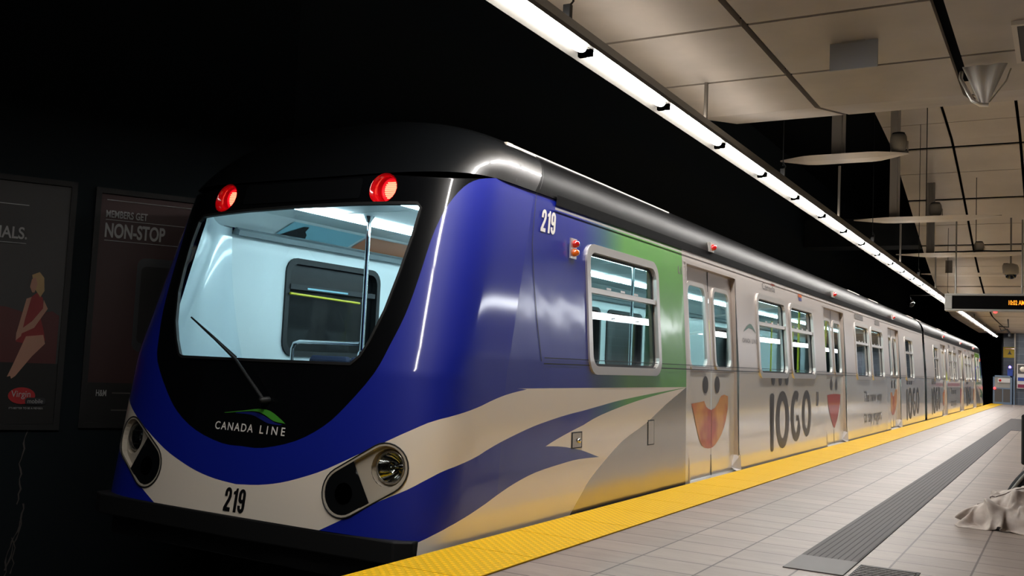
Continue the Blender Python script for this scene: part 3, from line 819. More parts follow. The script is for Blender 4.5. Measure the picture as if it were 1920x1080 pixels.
        mb = W_(); mb.lathe([(.080,.015),(.084,-.012),(.074,-.018),(.066,-.006)], (ce.x+.012,yb,ce.z), 24, 'y'); mb.build('lamp_ring', 'led_ring', tl)
        mb = W_()
        for i in range(-4, 5):
            hw = .052*math.sqrt(max(0, 1-(i/4.9)**2)); z_ = ce.z+i*.0125
            mb.box((ce.x+.014-hw,yb-.022,z_-.0038),(ce.x+.014+hw,yb-.012,z_+.0038))
        mb.build('led_cluster', 'led_red', tl)
    # headlights
    for sg in (-1, 1):
        c0 = Vector((.858*sg,.268)); c1 = Vector((1.118*sg,.425)); cm = (c0+c1)/2
        def F(s, v, off): return Q(s, v, off)
        st = HL if sg > 0 else HLm
        inn = stadium((.858,.268),(1.118,.425),.132); inn = inn if sg > 0 else [(-p[0],p[1]) for p in reversed(inn)]
        mb = W_(); ring(mb, st, inn, -.01, .006, -.03); hh = lab(mb.build('headlight', 'housing_cream', car), 'oval headlight unit half clear and half black')
        rim = [Q(*p, .006) for p in st]; mb = W_(); mb.tube(rim+[rim[0]], .0045, 6, cap=False); mb.build('rim_seal', 'rubber', hh)
        # bowl: back plate with recess for lamp
        drape('housing_floor', [inn], 'housing_cream', TT, flip, off=-.028, step=.05, parent=hh,
              inv_hole=[disc((1.128*sg,.432),.112,20)])
        cs = (1.132*sg,.435); n = Nrm(*cs); n = (n + Vector((0,-.9,0))).normalized(); ce = Q(*cs, -.03)
        e1 = Vector((0,0,1)).cross(n).normalized(); e2 = n.cross(e1).normalized()
        def bowl(prof_, m, nm, ctr=ce, nn=24):
            mb = W_(); vs = []
            for r_, h in prof_:
                for k in range(nn):
                    t = 2*math.pi*k/nn; vs.append(ctr + e1*(r_*math.cos(t)) + e2*(r_*math.sin(t)) + n*h)
            mb.add(vs, [(i*nn+k, i*nn+(k+1)%nn, (i+1)*nn+(k+1)%nn, (i+1)*nn+k) for i in range(len(prof_)-1) for k in range(nn)], 0, True)
            return mb.build(nm, m, hh)
        bowl([(.118,.0),(.112,-.04),(.100,-.055)], 'housing_cream', 'lamp_well')
        bowl([(.100,-.055),(.100,-.02),(.092,-.012),(.084,-.02)], 'sector_grey', 'lamp_bezel')
        bowl([(.086,-.02),(.075,-.05),(.055,-.08),(.03,-.10),(.001,-.105)], 'chrome', 'reflector')
        bowl([(.0001,-.02),(.014,-.025),(.016,-.05),(.012,-.10)], 'chrome', 'bulb')
        bowl([(.086,-.016),(.06,-.008),(.03,-.004),(.001,-.003)], 'lens_glass', 'lens')
        # black half cover
        a0, a1 = ((.914,.480),(1.074,.214))
        half = [p for p in (inn if sg > 0 else [(-q[0],q[1]) for q in inn])]
        def side_(p): return (a1[0]-a0[0])*(p[1]-a0[1])-(a1[1]-a0[1])*(p[0]-a0[0])
        rs = resample([(q[0],q[1]) for q in stadium((.858,.268),(1.118,.425),.134,20)], .03); cov = [p for p in rs if side_(p) < 0]
        # order so that the chord closes the outline
        best = max(range(len(cov)), key=lambda i: (cov[i][0]-cov[i-1][0])**2+(cov[i][1]-cov[i-1][1])**2); cov = cov[best:]+cov[:best]
        if sg < 0: cov = [(-p[0],p[1]) for p in reversed(cov)]
        drape('black_cover', [cov], 'black_gloss', TT, flip, off=.002, step=.04, parent=hh, grid=.05)
        drape('dark_lens', [disc((.865*sg,.262),.062,20)], 'tinted_glass', TT, flip, off=.006, step=.04, parent=hh, grid=.03)
    # bumper and coupler
    mb = W_(); mb.prism([(-2.84,4.50),(-2.72,4.44),(-1.45,4.42),(-.2,4.46),(-.115,4.53),(-.115,5.6),(-2.80,5.6)], -.10, .034, 'z')
    mb.build('bumper', 'rubber', car, .01)
    mb = W_(); mb.prism([(-2.80,4.60),(-2.68,4.52),(-.24,4.52),(-.13,4.60),(-.13,5.5),(-2.80,5.5)], -.24, -.101, 'z')
    mb.build('front_skirt', 'black_gloss', car, .01)
    mb = W_(); mb.box((-2.95,4.85,-.14),(-2.91,4.93,.05)); mb.build('side_step', 'frame_alu', car)
    mb = W_(); mb.box((-1.60,4.05,-.62),(-1.30,5.4,-.42)); mb.box((-1.66,3.86,-.66),(-1.24,4.08,-.36)); mb.lathe([(.07,0),(.07,-.10),(.03,-.12)], (-1.52,3.86,-.46), 12, 'y')
    mb.tube([(-1.75,4.4,-.40),(-1.95,4.1,-.62),(-1.6,4.0,-.72)], .022, 6); mb.tube([(-1.15,4.5,-.36),(-1.0,4.2,-.60),(-1.25,4.0,-.66)], .022, 6)
    mb.build('coupler', 'track_iron', car, .012)
    mb = W_(); mb.box((-2.62,5.5,-.75),(-.28,26.5,-.12)); mb.build('underframe', 'dark_metal', car)
    for yb in (6.6, 8.7, 21.5, 23.6):
        mb = W_()
        for xw in (-2.2, -.7): mb.lathe([(.0,-.06),(.37,-.06),(.41,.0),(.37,.05),(.0,.05)], (xw,yb,-.61), 20, 'x')
        mb.tube([(-2.3,yb,-.61),(-.6,yb,-.61)], .07, 8)
        mb.build('wheelset', 'track_iron', car)
    # ---- lettering and side fittings
    def put(name, body, box, m, bold=.0, off=.004, front=False, par=car, sp_=1.0):
        vs, ff = text_mesh(body, 1.0, bold, spacing=sp_); u0,v0,u1,v1 = box
        if not front: u0, u1 = YS(u0), YS(u1)
        if flip: u0, u1 = u1, u0
        vs = fit_text(vs, u0, v0, u1, v1); ff2 = [tuple(reversed(f)) for f in ff] if flip else ff
        return decal(name, vs, ff2, m, TT, flip, off, par)
    for (u0,v0,u1,v1), m_, fr_ in (((-.075,.058,.105,.205),'black_mark',True),((5.80,2.0,6.04,2.165),'white_mark',False)):
        gl_, wt_ = digits(number or '219')
        if not fr_: u0, u1 = YS(u0), YS(u1)
        if flip: u0, u1 = u1, u0
        def mp_(p): return (u0+p[0]/wt_*(u1-u0), v0+p[1]*(v1-v0))
        for pl_, ho_ in gl_:
            a_ = [mp_(p) for p in pl_]; h_ = [mp_(p) for p in ho_] if ho_ else None
            drape('fleet_digit', [a_], m_, TT, flip, off=.004, step=.5, parent=car, inv_hole=[h_] if h_ else None)
    put('line_lettering', 'CANADA', (-.265,.555,.076,.606), 'white_mark', .012, front=True, sp_=1.25)
    put('line_lettering', 'LINE', (.135,.555,.350,.606), 'white_mark', .010, front=True, sp_=1.6)
    sw = smooth_open([(-.20,.665),(-.02,.690),(.10,.707),(.20,.700),(.30,.655),(.345,.628)],3); sw2 = smooth_open([(.33,.632),(.24,.640),(.16,.672),(.08,.690),(-.04,.682),(-.20,.662)],3)
    drape('line_emblem', [sw+sw2], 'logo_green', TT, flip, off=.004, step=.05, parent=car)
    drape('line_emblem', [smooth_open([(-.1,.672),(.06,.684),(.16,.664),(.25,.632),(.32,.625)],3)+smooth_open([(.30,.618),(.2,.622),(.12,.645),(.04,.666),(-.1,.668)],3)], 'logo_blue', TT, flip, off=.003, step=.05, parent=car)
    # side emblem
    put('line_lettering', 'CANADA', (10.64,1.40,10.94,1.45), 'grey_mark', .01, sp_=1.2)
    put('line_lettering', 'LINE', (11.01,1.40,11.22,1.45), 'grey_mark', .01, sp_=1.5)
    def side_poly(name, pts, m, off=.004): return drape(name, [[(YS(a), b_) for a, b_ in pts]], m, TT, flip, off=off, step=.2, parent=car)
    side_poly('line_emblem', smooth_open([(10.68,1.52),(10.86,1.60),(11.02,1.62),(11.2,1.52)],3)+[(11.05,1.57),(10.9,1.575)], 'logo_teal')
    put('sponsor_wordmark', 'Canada', (11.56,2.085,12.16,2.165), 'grey_mark', .0)
    side_poly('sponsor_flag', [(12.00,2.168),(12.16,2.168),(12.16,2.20),(12.00,2.20)], 'red_plain')
    side_poly('sponsor_emblem', [(13.40,2.13),(13.60,2.13),(13.60,2.17),(13.40,2.17)], 'amber_plain')
    side_poly('sponsor_emblem', [(13.42,2.08),(13.60,2.08),(13.58,2.125),(13.42,2.125)], 'logo_blue')
    put('car_letter', 'L1', (8.62,1.98,8.72,2.05), 'grey_mark', .02)
    def brand(y0):
        sx = 2.2/175.0; 
        def U(x, y): 
            u = y0+(x-450)*sx; return (YS(u), 1.09-((440+y/2.25)-718)/140.0)
        def MX(l):
            if not flip: return l
            c_ = YS(y0+1.1); return [(2*c_-a, b_) for a, b_ in l]
        def ell(cx, cy, rx, ry, n=28, a0=0, a1=360): return [(cx+rx*math.cos(R(a0+(a1-a0)*i/n)), cy+ry*math.sin(R(a0+(a1-a0)*i/n))) for i in range(n if a1-a0==360 else n+1)]
        g = []
        g.append(([ [U(x,y) for x,y in ell(458.5,722,8,11,12,180,360)+ell(458.5,922,5,12,12,0,180)] ], []))
        for cx, rx, cy, ry in ((499,26,816,114),(603,21,802,101)):
            g.append(([[U(x,y) for x,y in ell(cx,cy,rx,ry)]], [[U(x,y) for x,y in ell(cx,cy,rx*.48,ry*.66)]]))
        # g: ring with opening on the right and a short bar
        og = ell(555,808,22.5,106,26,-58,-330); ig = ell(555,808,10.5,70,26,-330,-58)
        g.append(([[U(x,y) for x,y in og+[(566,806),(556,806),(556,828)]+[(566,828)]+ig[3:]]], []))
        for cx in (463,490,516): g.append(([[U(x,y) for x,y in ell(cx,657,6.8,24,16)]], []))
        for i, (pl, hl) in enumerate(g):
            drape('brand_letter', [MX(q) for q in pl], 'film_ink', TT, flip, off=.004, step=.5, parent=car, inv_hole=[MX(q) for q in hl])
    brand(11.72)
    brand(23.35)
    put('slogan', 'The new way', (18.05,.55,20.0,.80), 'film_ink', .0)
    put('slogan', 'to say yogurt.', (18.05,.17,20.0,.42), 'film_ink', .0)
    for y0, y1 in ((17.5,18.3),(19.6,20.1)):
        side_poly('vent_grille', [(y0,2.07),(y1,2.07),(y1,2.16),(y0,2.16)], 'grey_mark')
    mb = W_(); mb.prism([(0,0),(.012,0),(.012,.15),(0,.15)], 6.29, 6.39); mb.v = [(x-.085,y,z+1.86) for x,y,z in mb.v]; ml = mb.build('marker_light', 'frame_alu', car)
    for dz, mm_ in ((.11,'red_plain'),(.045,'amber_plain')):
        mb = W_(); mb.lathe([(.0,.045),(.018,.040),(.028,.02),(.030,0)], (-.075,6.345,1.86+dz), 14, 'x'); mb.build('red_lens' if dz > .1 else 'amber_lens', mm_, ml)
    for y0, z0, y1, z1 in ((6.36,.465,6.49,.585),(7.78,.41,7.93,.625)):
        side_poly('access_plate', [(y0,z0),(y1,z0),(y1,z1),(y0,z1)], 'dark_metal', .002)
        side_poly('access_plate_face', [(y0+.012,z0+.008),(y1-.012,z0+.008),(y1-.012,z1-.008),(y0+.012,z1-.008)], 'sector_grey', .004)
    mb = W_(); mb.lathe([(.0,.02),(.016,.016),(.018,0)], (-.012,6.425,.52), 10, 'x'); mb.build('key_switch', 'chrome', car)
    mb = W_(); mb.box((-.07,14.05+.2,.62),(-.012,14.05+.32,.82)); mb.build('access_plate', 'grey_mark', car)
    # ---- interior
    zi = 2.17
    mb = W_(); mb.box((-2.78,5.3,-.02),(-.14,26.5,.02)); mb.build('interior_floor', 'cabin_floor', car)
    mb = W_(); mb.box((-2.45,4.98,zi),(-.42,26.5,zi+.04)); 
    for k in range(18): mb.box((-2.3,5.75+k*1.2,zi-.004),(-.5,5.757+k*1.2,zi+.001))
    mb.build('interior_ceiling', 'cabin_white', car)
    wins_l = [(6.17,7.42)] + [(a, b_) for a, b_, _ in WINS[1:]]
    prof_l = [(-2.74,.02),(-2.76,1.0),(-2.735,1.9),(-2.72,2.03)]
    # left lining with window holes
    def lining(x0, nm, sgn):
        poly = [(5.50,.02),(26.5,.02),(26.5,2.03),(5.50,2.03)]
        hs = [rrect(a, b_, 1.06, 1.86, .11) for a, b_ in wins_l] if sgn < 0 else [rrect(a-.02, b_+.02, 1.03, 1.99, .1) for a, b_, _ in WINS] + [[(a,-.05),(b_,-.05),(b_,2.1),(a,2.1)] for a, b_ in DOORS]
        cc, tt = cdt([(True, poly)]+[(True,h) for h in hs], [])
        ff = [t for t in tt if inside((sum(cc[i][0] for i in t)/len(t), sum(cc[i][1] for i in t)/len(t)), poly) and not any(inside((sum(cc[i][0] for i in t)/len(t), sum(cc[i][1] for i in t)/len(t)), h) for h in hs)]
        mb = W_(); mb.add([(x0,a,b_) for a, b_ in cc], ff); return mb.build(nm, 'cabin_white', car)
    ll = lining(-2.74, 'interior_lining', -1); lining(-.18, 'interior_lining', 1)
    for a, b_ in wins_l:
        o1 = rrect(a-.03,b_+.03,1.03,1.89,.13); i1 = rrect(a+.02,b_-.02,1.08,1.84,.1); n_ = len(o1)
        mb = W_(); vs = [(-2.745,p,q) for p,q in o1]+[(-2.722,p,q) for p,q in o1]+[(-2.722,p,q) for p,q in i1]+[(-2.79,p,q) for p,q in i1]
        mb.add(vs, [(k*n_+i,k*n_+(i+1)%n_,(k+1)*n_+(i+1)%n_,(k+1)*n_+i) for k in range(3) for i in range(n_)]); fr = mb.build('far_window', 'rubber', car)
        mb = W_(); mb.recalc = False; mb.add([(-2.78,p,q) for p,q in i1], [tuple(range(n_)) ]); mb.build('far_window_pane', 'mask_glass', fr)
    mb = W_(); mb.prism([(-2.74,2.0),(-2.66,1.99),(-2.65,2.03),(-2.70,2.06)], 5.5, 26.5); mb.build('cornice_rail', 'cabin_grey', car)
    mb = W_(); mb.quad((-2.70,5.12,2.05),(-2.70,26.5,2.05),(-2.44,26.5,zi),(-2.44,5.05,zi)); mb.quad((-.18,5.3,2.03),(-.42,5.3,zi),(-.42,26.5,zi),(-.18,26.5,2.03)); mb.build('cove_panel', 'cabin_white', car)
    if True:
        def cove(y0, y1, m, nm, ins=0.0):
            mb = W_(); a_ = (-2.675,2.058); b_ = (-2.475,2.152)
            mb.quad((a_[0]+.012,y0,a_[1]+ins),(a_[0]+.012,y1,a_[1]+ins),(b_[0]+.012,y1,b_[1]-ins),(b_[0]+.012,y0,b_[1]-ins)); return mb.build(nm, m, car)
        cove(5.92,6.85,'ad_cyan','advert_card'); cove(6.90,7.9,'ad_orange','advert_card'); cove(8.0,9.0,'ad_cyan','advert_card')
        mb = W_(); c_ = [(5.98,.15),(6.03,.5),(6.07,.8),(6.13,.85),(6.16,.5),(6.22,.3),(6.26,.05)]
        mb.add([(-2.660+.20*t+.003, y, 2.058+.094*t-.004) for y, t in c_]+[(-2.657,5.96,2.056)], [tuple(range(8))]); mb.build('advert_figure', 'dark_cloth', car)
    # cab side lining: curved glossy moulding between windshield and first seam
    mb = W_(); vs = []
    for i in range(9):
        t = i/8
        for j in range(9):
            z = .9 + 1.2*j/8; x = -2.735 + .265*t**2; yf_ = prof(z)[2] + .13
            vs.append((x + .03*(j/8)**2*t, 5.50 - (5.50-yf_)*t + .24*(1-j/8)**2*(1-t), z))
    mb.add(vs, [(i*9+j,(i+1)*9+j,(i+1)*9+j+1,i*9+j+1) for i in range(8) for j in range(8)], 0, True); mb.build('cab_side_lining', 'cabin_gloss', car)
    mb = W_(); mb.prism([(4.74,.1),(4.74,.98),(5.25,.98),(5.35,.1)], -2.6, -.35, 'x'); mb.build('cab_console', 'rubber', car)
    for xs in (-1.92, -.98):
        for k in range(14):
            mb = W_(); y0 = 5.46+k*1.5 if k else 5.30
            mb.box((xs,y0,zi-.03),(xs+.13,5.46+k*1.5+1.44,zi-.002)); mb.build('ceiling_tube', 'cabin_light', car, .01)
    mb = W_(); mb.tube([(-1.68,5.92,.02),(-1.68,5.92,zi)], .018, 10); mb.lathe([(.035,0),(.03,.03),(.018,.05)], (-1.68,5.92,1.06), 12, 'z'); mb.lathe([(.018,-.05),(.045,0)], (-1.68,5.92,zi-.002), 12, 'z'); mb.build('grab_pole', 'chrome', car)
    mb = W_(); mb.tube([(-2.42,5.94,.98),(-2.42,5.94,1.10),(-2.40,5.94,1.145),(-2.34,5.94,1.16),(-1.70,5.92,1.16)], .016, 8); mb.build('grab_rail', 'chrome', car)
    seats = [(-2.30,6.30),(-1.86,6.30),(-2.30,7.9),(-2.30,12.2),(-2.30,13.6),(-.6,12.2),(-.6,13.6),(-2.30,18.2),(-2.3,19.6),(-.6,18.2),(-.6,19.6)]
    for xs, ys in seats:
        mb = W_(); mb.prism([(ys,.42),(ys+.42,.44),(ys+.42,.50),(ys+.06,.50),(ys+.02,1.02),(ys-.02,1.06),(ys-.06,1.02),(ys-.04,.5)], xs-.21, xs+.21, 'x'); mb.build('passenger_seat', 'seat_blue', car, .02)
    for yk in (8.3, 10.6, 14.8, 16.7, 20.9, 22.8):
        mb = W_(); mb.tube([(-.42,yk,.02),(-.42,yk,zi)], .017, 8); mb.tube([(-2.45,yk,.02),(-2.45,yk,zi)], .017, 8); mb.build('door_pole', 'rail_yellow' if yk > 9 else 'chrome', car)
    mb = W_(); mb.tube([(-2.705,6.18,1.575),(-2.705,7.12,1.555)], .011, 8); mb.build('reflection_yellow', 'rail_yellow', car)  # yellow bar stands in for a line reflected in the far window
    mb = W_(); mb.box((-2.718,6.19,1.615),(-2.712,7.36,1.66)); mb.build('reflection_dark', 'dark_metal', car)  # dark bar imitating the reflected band above the yellow line
    mb = W_(); mb.box((-2.711,6.40,1.625),(-2.708,6.95,1.64)); mb.build('reflection_cyan', 'ad_cyan', car)  # coloured line of the same window reflection, modelled as a solid strip
    # gangway end
    mb = W_(); mb.box((-2.75,26.5,-.1),(-.15,26.69,2.3)); mb.build('end_wall', 'rubber', car)
    mb = W_()
    for k in range(3): mb.box((-2.55,26.70+k*.07,0),(-.35,26.735+k*.07,2.2))
    mb.build('gangway_bellows', 'rubber', car)
    return car

build_car(lambda p: p, False, None, 'nearer metro car with blue nose lit windscreen and green side', True, (-1.45, 4.4, -1.02))
build_car(lambda p: (p[0], 26.92 + (26.92-p[1])*.9, p[2]), True, '119', 'farther silver metro car coupled behind the nearer one', False, (-1.45, 27.0, -1.02))
# ------------------------------------------------------------------ hanging ribs, ducts and speakers
FIN = [(14.10, -.58, 1.20, 'hanging'), (20.05, -.62, 2.05, ''), (26.0, -.67, 2.6, ''), (31.0, -.67, 2.7, '')]
fin_l = ['white pointed crosspiece nearest the flat ceiling edge', 'second white pointed crosspiece from the flat ceiling', 'third white crosspiece with cable lying along its top', 'fourth and farthest white crosspiece just above the clock sign']
duct_l = ['wide pale post rising from nearest crosspiece to dark void', 'wide pale post rising through second crosspiece', 'ribbed grey duct standing on third crosspiece', 'short grey duct stub on the farthest crosspiece']
for k, (y, x0, x1, _) in enumerate(FIN):
    z = 4.12
    mb = MB(); n = 14; vs = []
    for i in range(n+1):
        t = i/n; x = x0+(x1-x0)*t
        e = min(1, min(t, 1-t)/.24); wd = .02+.24*e**.8; th = .012+.075*e
        zt = z+.085-.0*t
        vs += [(x,y-wd,zt),(x,y-wd*.55,zt-th*.7),(x,y,zt-th),(x,y+wd*.55,zt-th*.7),(x,y+wd,zt),(x,y,zt+.012)]
    fs = [(i*6+j,(i+1)*6+j,(i+1)*6+(j+1)%6,i*6+(j+1)%6) for i in range(n) for j in range(6)] + [tuple(range(6)), tuple(range(n*6+5,n*6-1,-1))]
    mb.add(vs, fs, 0); tag(mb.build('ceiling_crosspiece', 'fin_white'), fin_l[k], 'ceiling beam', 'pointed crosspieces under the ceiling')
    zt = {0:7.35,1:6.93,2:6.02,3:4.6}[k]; xa = {0:.16,1:.06,2:.05,3:0.0}[k]
    mb = MB()
    if k < 2: mb.box((xa,y-.05,z+.09),(xa+.14,y+.03,zt)); mb.box((xa+.15,y-.03,z+.09),(xa+.185,y+.01,zt))
    else:
        for q in range(3): mb.box((xa+q*.065,y-.05,z+.09),(xa+q*.065+.055,y+.05,zt))
        mb.box((xa+.01,y-.03,z+.09),(xa+.18,y+.03,zt-.02))
    tag(mb.build('support_post' if k < 2 else 'cable_duct', 'fin_white' if k < 2 else 'pole_grey'), duct_l[k], 'post' if k < 2 else 'duct')
sp_l = ['pale cylindrical speaker on tip of the nearest crosspiece', 'cylindrical speaker on the second crosspiece', 'small cylindrical speaker on the third crosspiece', 'cylindrical speaker beside the dome camera pole']
for k, (x, y) in enumerate(((1.06,14.1),(.90,20.05),(1.25,26.0),(1.62,31.0))):
    e = empty('loudspeaker', (x,y,4.215), sp_l[k], 'speaker', 'speakers on the crosspieces')
    mb = MB(); mb.lathe([(0,0),(.075,0),(.105,.04),(.115,.12),(.11,.20),(.095,.24),(.0,.25)], (0,0,.02), 16); mb.build('speaker_body', 'speaker_grey', e)
    mb = MB(); mb.lathe([(.085,.247),(.085,.262),(0,.264)], (0,0,.02), 16); mb.build('speaker_grille', 'dark_metal', e)
    mb = MB(); mb.box((-.06,-.02,0),(.13,.02,.02)); mb.box((.118,-.02,0),(.13,.02,.16)); mb.build('bracket', 'speaker_grey', e)
mb = MB(); mb.tube([(.26,25.86,4.235),(.5,25.84,4.235),(.9,25.85,4.235),(1.3,25.84,4.25),(1.7,25.86,4.235),(2.2,25.88,4.24)], .018, 6)
tag(mb.build('loose_cable', 'rubber'), 'dark cable lying along top of the third crosspiece', 'cable')

# thin suspension wires of the vault
for k, (x, y, z1, lb) in enumerate(((.73,20.05,7.0,'thin wire from upper vault to the second crosspiece'),(1.18,26.0,6.1,'thin wire from the vault to the third crosspiece'),(2.28,26.0,6.1,'thin wire at the right end of the third crosspiece'))):
    mb = MB(); mb.tube([(x,y,4.2),(x,y,z1)], .008, 6); tag(mb.build('suspension_wire', 'dark_metal'), lb, 'wire', 'suspension wires')

# blank board hung under ceiling
e = empty('blank_sign', (1.5,8.5,3.9), 'blank pale grey board hung just under the ceiling panels', 'sign')
mb = MB(); mb.box((-.01,-.96,-.45),(.345,-.94,-.235)); mb.build('board', 'blank_sign', e)
mb = MB(); mb.box((.08,-.965,-.245),(.25,-.93,-.225)); mb.build('bracket', 'sign_grey', e)

# lit wing shade in the ceiling slot
e = empty('wing_lamp', (2.53,8.5,3.665), 'white folded fabric shade hanging from ceiling slot', 'lamp')
mb = MB(); n = 12; vs = []
for i in range(n+1):
    t = i/n; a = -.19+.36*t
    vs += [(a*.92,-.03+.012*math.sin(t*14),-.01),(-.01+.07*(t-.5),-.05+.012*math.sin(t*14),-.335+.03*abs(t-.5))]
fs = [(2*i,2*i+2,2*i+3,2*i+1) for i in range(n)]
mb.add(vs, fs, 0, True); o = mb.build('shade', 'lamp_shade_white', e); sd = o.modifiers.new('s','SOLIDIFY'); sd.thickness = .006
mb = MB(); mb.tube([(-.20,.16,0),(-.19,.0,-.10),(-.10,-.05,-.30),(-.04,-.05,-.345),(.02,-.05,-.35)], .016, 8); mb.build('shade_frame', 'frame_alu', e)
mb = MB(); mb.tube([(.17,.15,-.01),(.14,.1,-.12),(.02,-.04,-.33)], .007, 6); mb.build('shade_edge', 'frame_alu', e)

# dark vent opening with pale frame
e = empty('ceiling_vent', (3.0,8.0,3.66), 'square dark ceiling vent with pale raised frame', 'vent')
mb = MB()
for a, b_ in (((-.25,-.47,-.02),(.9,-.43,.01)),((-.25,.44,-.02),(.9,.48,.01)),((-.25,-.43,-.02),(-.215,.44,.01)),((.82,-.43,-.02),(.9,.44,.01))): mb.box(a, b_)
mb.build('vent_frame', 'fin_white', e)
mb = MB(); mb.box((-.215,-.43,-.012),(.82,.44,.005)); 
mb.build('vent_core', 'rubber', e)

# LED clock sign
e = empty('departure_sign', (2.0,20.0,2.55), 'black LED display board showing 10:02 AM in amber', 'sign')
mb = MB(); mb.box((-.90,-.12,-.165),(1.9,.12,-.125)); mb.box((-.90,-.12,.125),(1.9,.12,.165)); mb.box((-.90,-.12,-.125),(-.77,.12,.125)); mb.box((1.8,-.12,-.125),(1.9,.12,.125)); mb.build('sign_case', 'sign_grey', e, .01)
mb = MB(); mb.box((-.77,-.10,-.125),(1.8,.10,.125)); mb.build('display_face', 'led_sign_face', e)
vs, ff = text_mesh('10:02 AM', 1.0, .008); vs = fit_text(vs, .185, -.043, .445, .043)
mb = MB(); mb.recalc = False; mb.add([(a,-.103,b_) for a, b_ in vs], ff); mb.build('clock_digits', 'led_amber', e)
for xr in (-.72,.40):
    mb = MB(); mb.tube([(xr,0,.165),(xr,0,1.56)], .014, 8); mb.build('hanger_rod', 'pole_grey', e)
mb = MB(); mb.lathe([(0,-.035),(.03,-.02),(.035,0)], (-.04,0,-.165), 10); lab(mb.build('status_lamp', 'red_lamp', e), 'small glowing red lamp under the sign')
# dome camera
e = empty('dome_camera', (1.86,28.0,3.95), 'beige dome security camera hanging on a pole above the clock sign', 'camera')
mb = MB(); mb.lathe([(.05,.22),(.16,.18),(.19,.10),(.19,-.04),(.16,-.08),(0,-.08)], (0,0,0), 18); mb.build('camera_housing', 'speaker_grey', e)
mb = MB(); mb.lathe([(.14,-.08),(.12,-.15),(.06,-.19),(0,-.20)], (0,0,0), 16); mb.build('dome', 'tinted_glass', e)
mb = MB(); mb.tube([(0,0,.2),(0,0,1.42)], .022, 8); mb.build('camera_pole', 'pole_grey', e)
# small dark globe mirror left of light line
e = empty('dome_camera', (-.30,26.0,2.96), 'small dark globe camera hanging left of the light line', 'camera')
mb = MB(); mb.lathe([(0,.09),(.06,.08),(.09,.02),(.09,-.03),(.06,-.08),(0,-.10)], (0,0,0), 16); mb.build('globe', 'tinted_glass', e)
mb = MB(); mb.tube([(0,0,.08),(-.02,0,.2),(.47,0,.203)], .012, 6); mb.build('bracket', 'dark_metal', e)
# bracket camera under low soffit
e = empty('bracket_camera', (1.25,40.0,3.38), 'black bullet camera on bent bracket under low white soffit', 'camera')
mb = MB(); mb.tube([(0,0,.02),(.02,0,-.28),(-.30,0,-.25),(-.22,0,-.42),(-.02,0,-.36),(.08,0,-.52)], .025, 6); mb.build('bracket', 'rubber', e)
mb = MB(); mb.lathe([(0,-.12),(.09,-.10),(.09,.10),(0,.12)], (.10,0,-.60), 14, 'y'); mb.build('camera_barrel', 'rubber', e)

# ------------------------------------------------------------------ far end of the platform
e = empty('platform_end_gate', (.12,51.3,0), 'grey metal end gate with white warning notice by tiled wall', 'gate')
mb = MB(); 
for a, b_ in (((.0,-.04,0),(.07,.04,1.36)),((.73,-.04,0),(.80,.04,1.36)),((.0,-.04,1.28),(.80,.04,1.36)),((.07,-.03,0),(.73,.03,.10)),((.39,-.03,.1),(.43,.03,.75)),((.07,-.03,.72),(.73,.03,.78))): mb.box(a, b_)
mb.build('gate_frame', 'steel_blue', e)
mb = MB(); mb.box((.07,-.015,.78),(.73,.015,1.28)); mb.build('upper_panel', 'sign_grey', e)
mb = MB(); mb.box((.07,-.01,.1),(.39,.01,.72)); mb.box((.43,-.01,.1),(.73,.01,.72)); mb.build('lower_panel', 'guide_plate', e)
mb = MB(); mb.box((.20,-.05,1.02),(.72,-.03,1.23)); q = mb.build('notice', 'paper_white', e)
mb = MB(); mb.lathe([(.0,-.055),(.06,-.055),(.06,-.05)], (.30,0,1.125), 14, 'y'); mb.build('notice_symbol', 'red_plain', q)
mb = MB(); mb.lathe([(0,-.09),(.05,-.07),(.055,-.04)], (.07,0,.74), 12, 'y'); mb.build('latch_lamp', 'red_lamp', e)
mb = MB(); mb.box((.86,-.05,0),(.92,.05,1.36)); mb.build('gate_post', 'steel_blue', e)
e = empty('warning_sign', (.44,52.98,2.25), 'yellow square warning sign high on the dark recess wall', 'sign')
mb = MB(); mb.box((.0,-.02,0),(.60,0,.52)); mb.build('sign_board', 'yellow_sign', e)
mb = MB(); mb.prism([(.20,.16),(.40,.16),(.34,.24),(.30,.38),(.26,.24)], -.03, -.021); mb.build('sign_symbol', 'black_mark', e)
mb = MB(); mb.box((.10,-.03,.42),(.50,-.021,.46)); mb.build('sign_lettering', 'red_plain', e)
e = empty('emergency_phone', (.82,51.5,1.2), 'blue emergency call box under a glowing violet lamp', 'call box')
mb = MB(); mb.box((-.10,-.10,0),(.12,.08,.42)); mb.box((-.12,-.12,.42),(.14,.10,.46)); mb.build('call_box', 'sign_blue', e)
mb = MB(); mb.lathe([(.05,0),(.06,.05),(.04,.10),(0,.12)], (0,-.02,.52), 12); mb.build('violet_lamp', 'blue_lamp', e)
mb = MB(); mb.box((-.03,-.04,-1.2),(.03,.04,0)); mb.build('post', 'steel_blue', e)
e = empty('wayfinding_sign', (1.12,51.4,.78), 'white framed line direction sign with round emblem on tiled wall', 'sign')
mb = MB(); mb.box((0,-.03,0),(1.3,0,1.16)); mb.build('sign_frame', 'paper_white', e)
mb = MB(); mb.box((.04,-.04,.70),(1.26,-.031,1.12)); mb.build('dark_band', 'guide_plate', e)
mb = MB(); mb.lathe([(0,-.05),(.13,-.05),(.13,-.041)], (.25,0,.91), 20, 'y'); mb.build('emblem', 'cream_paint', e)
mb = MB(); mb.box((.04,-.04,.36),(1.26,-.031,.52)); mb.build('blue_band', 'sign_blue', e)
mb = MB(); mb.box((.04,-.04,.04),(1.26,-.031,.20)); mb.build('maroon_band', 'sign_maroon', e)

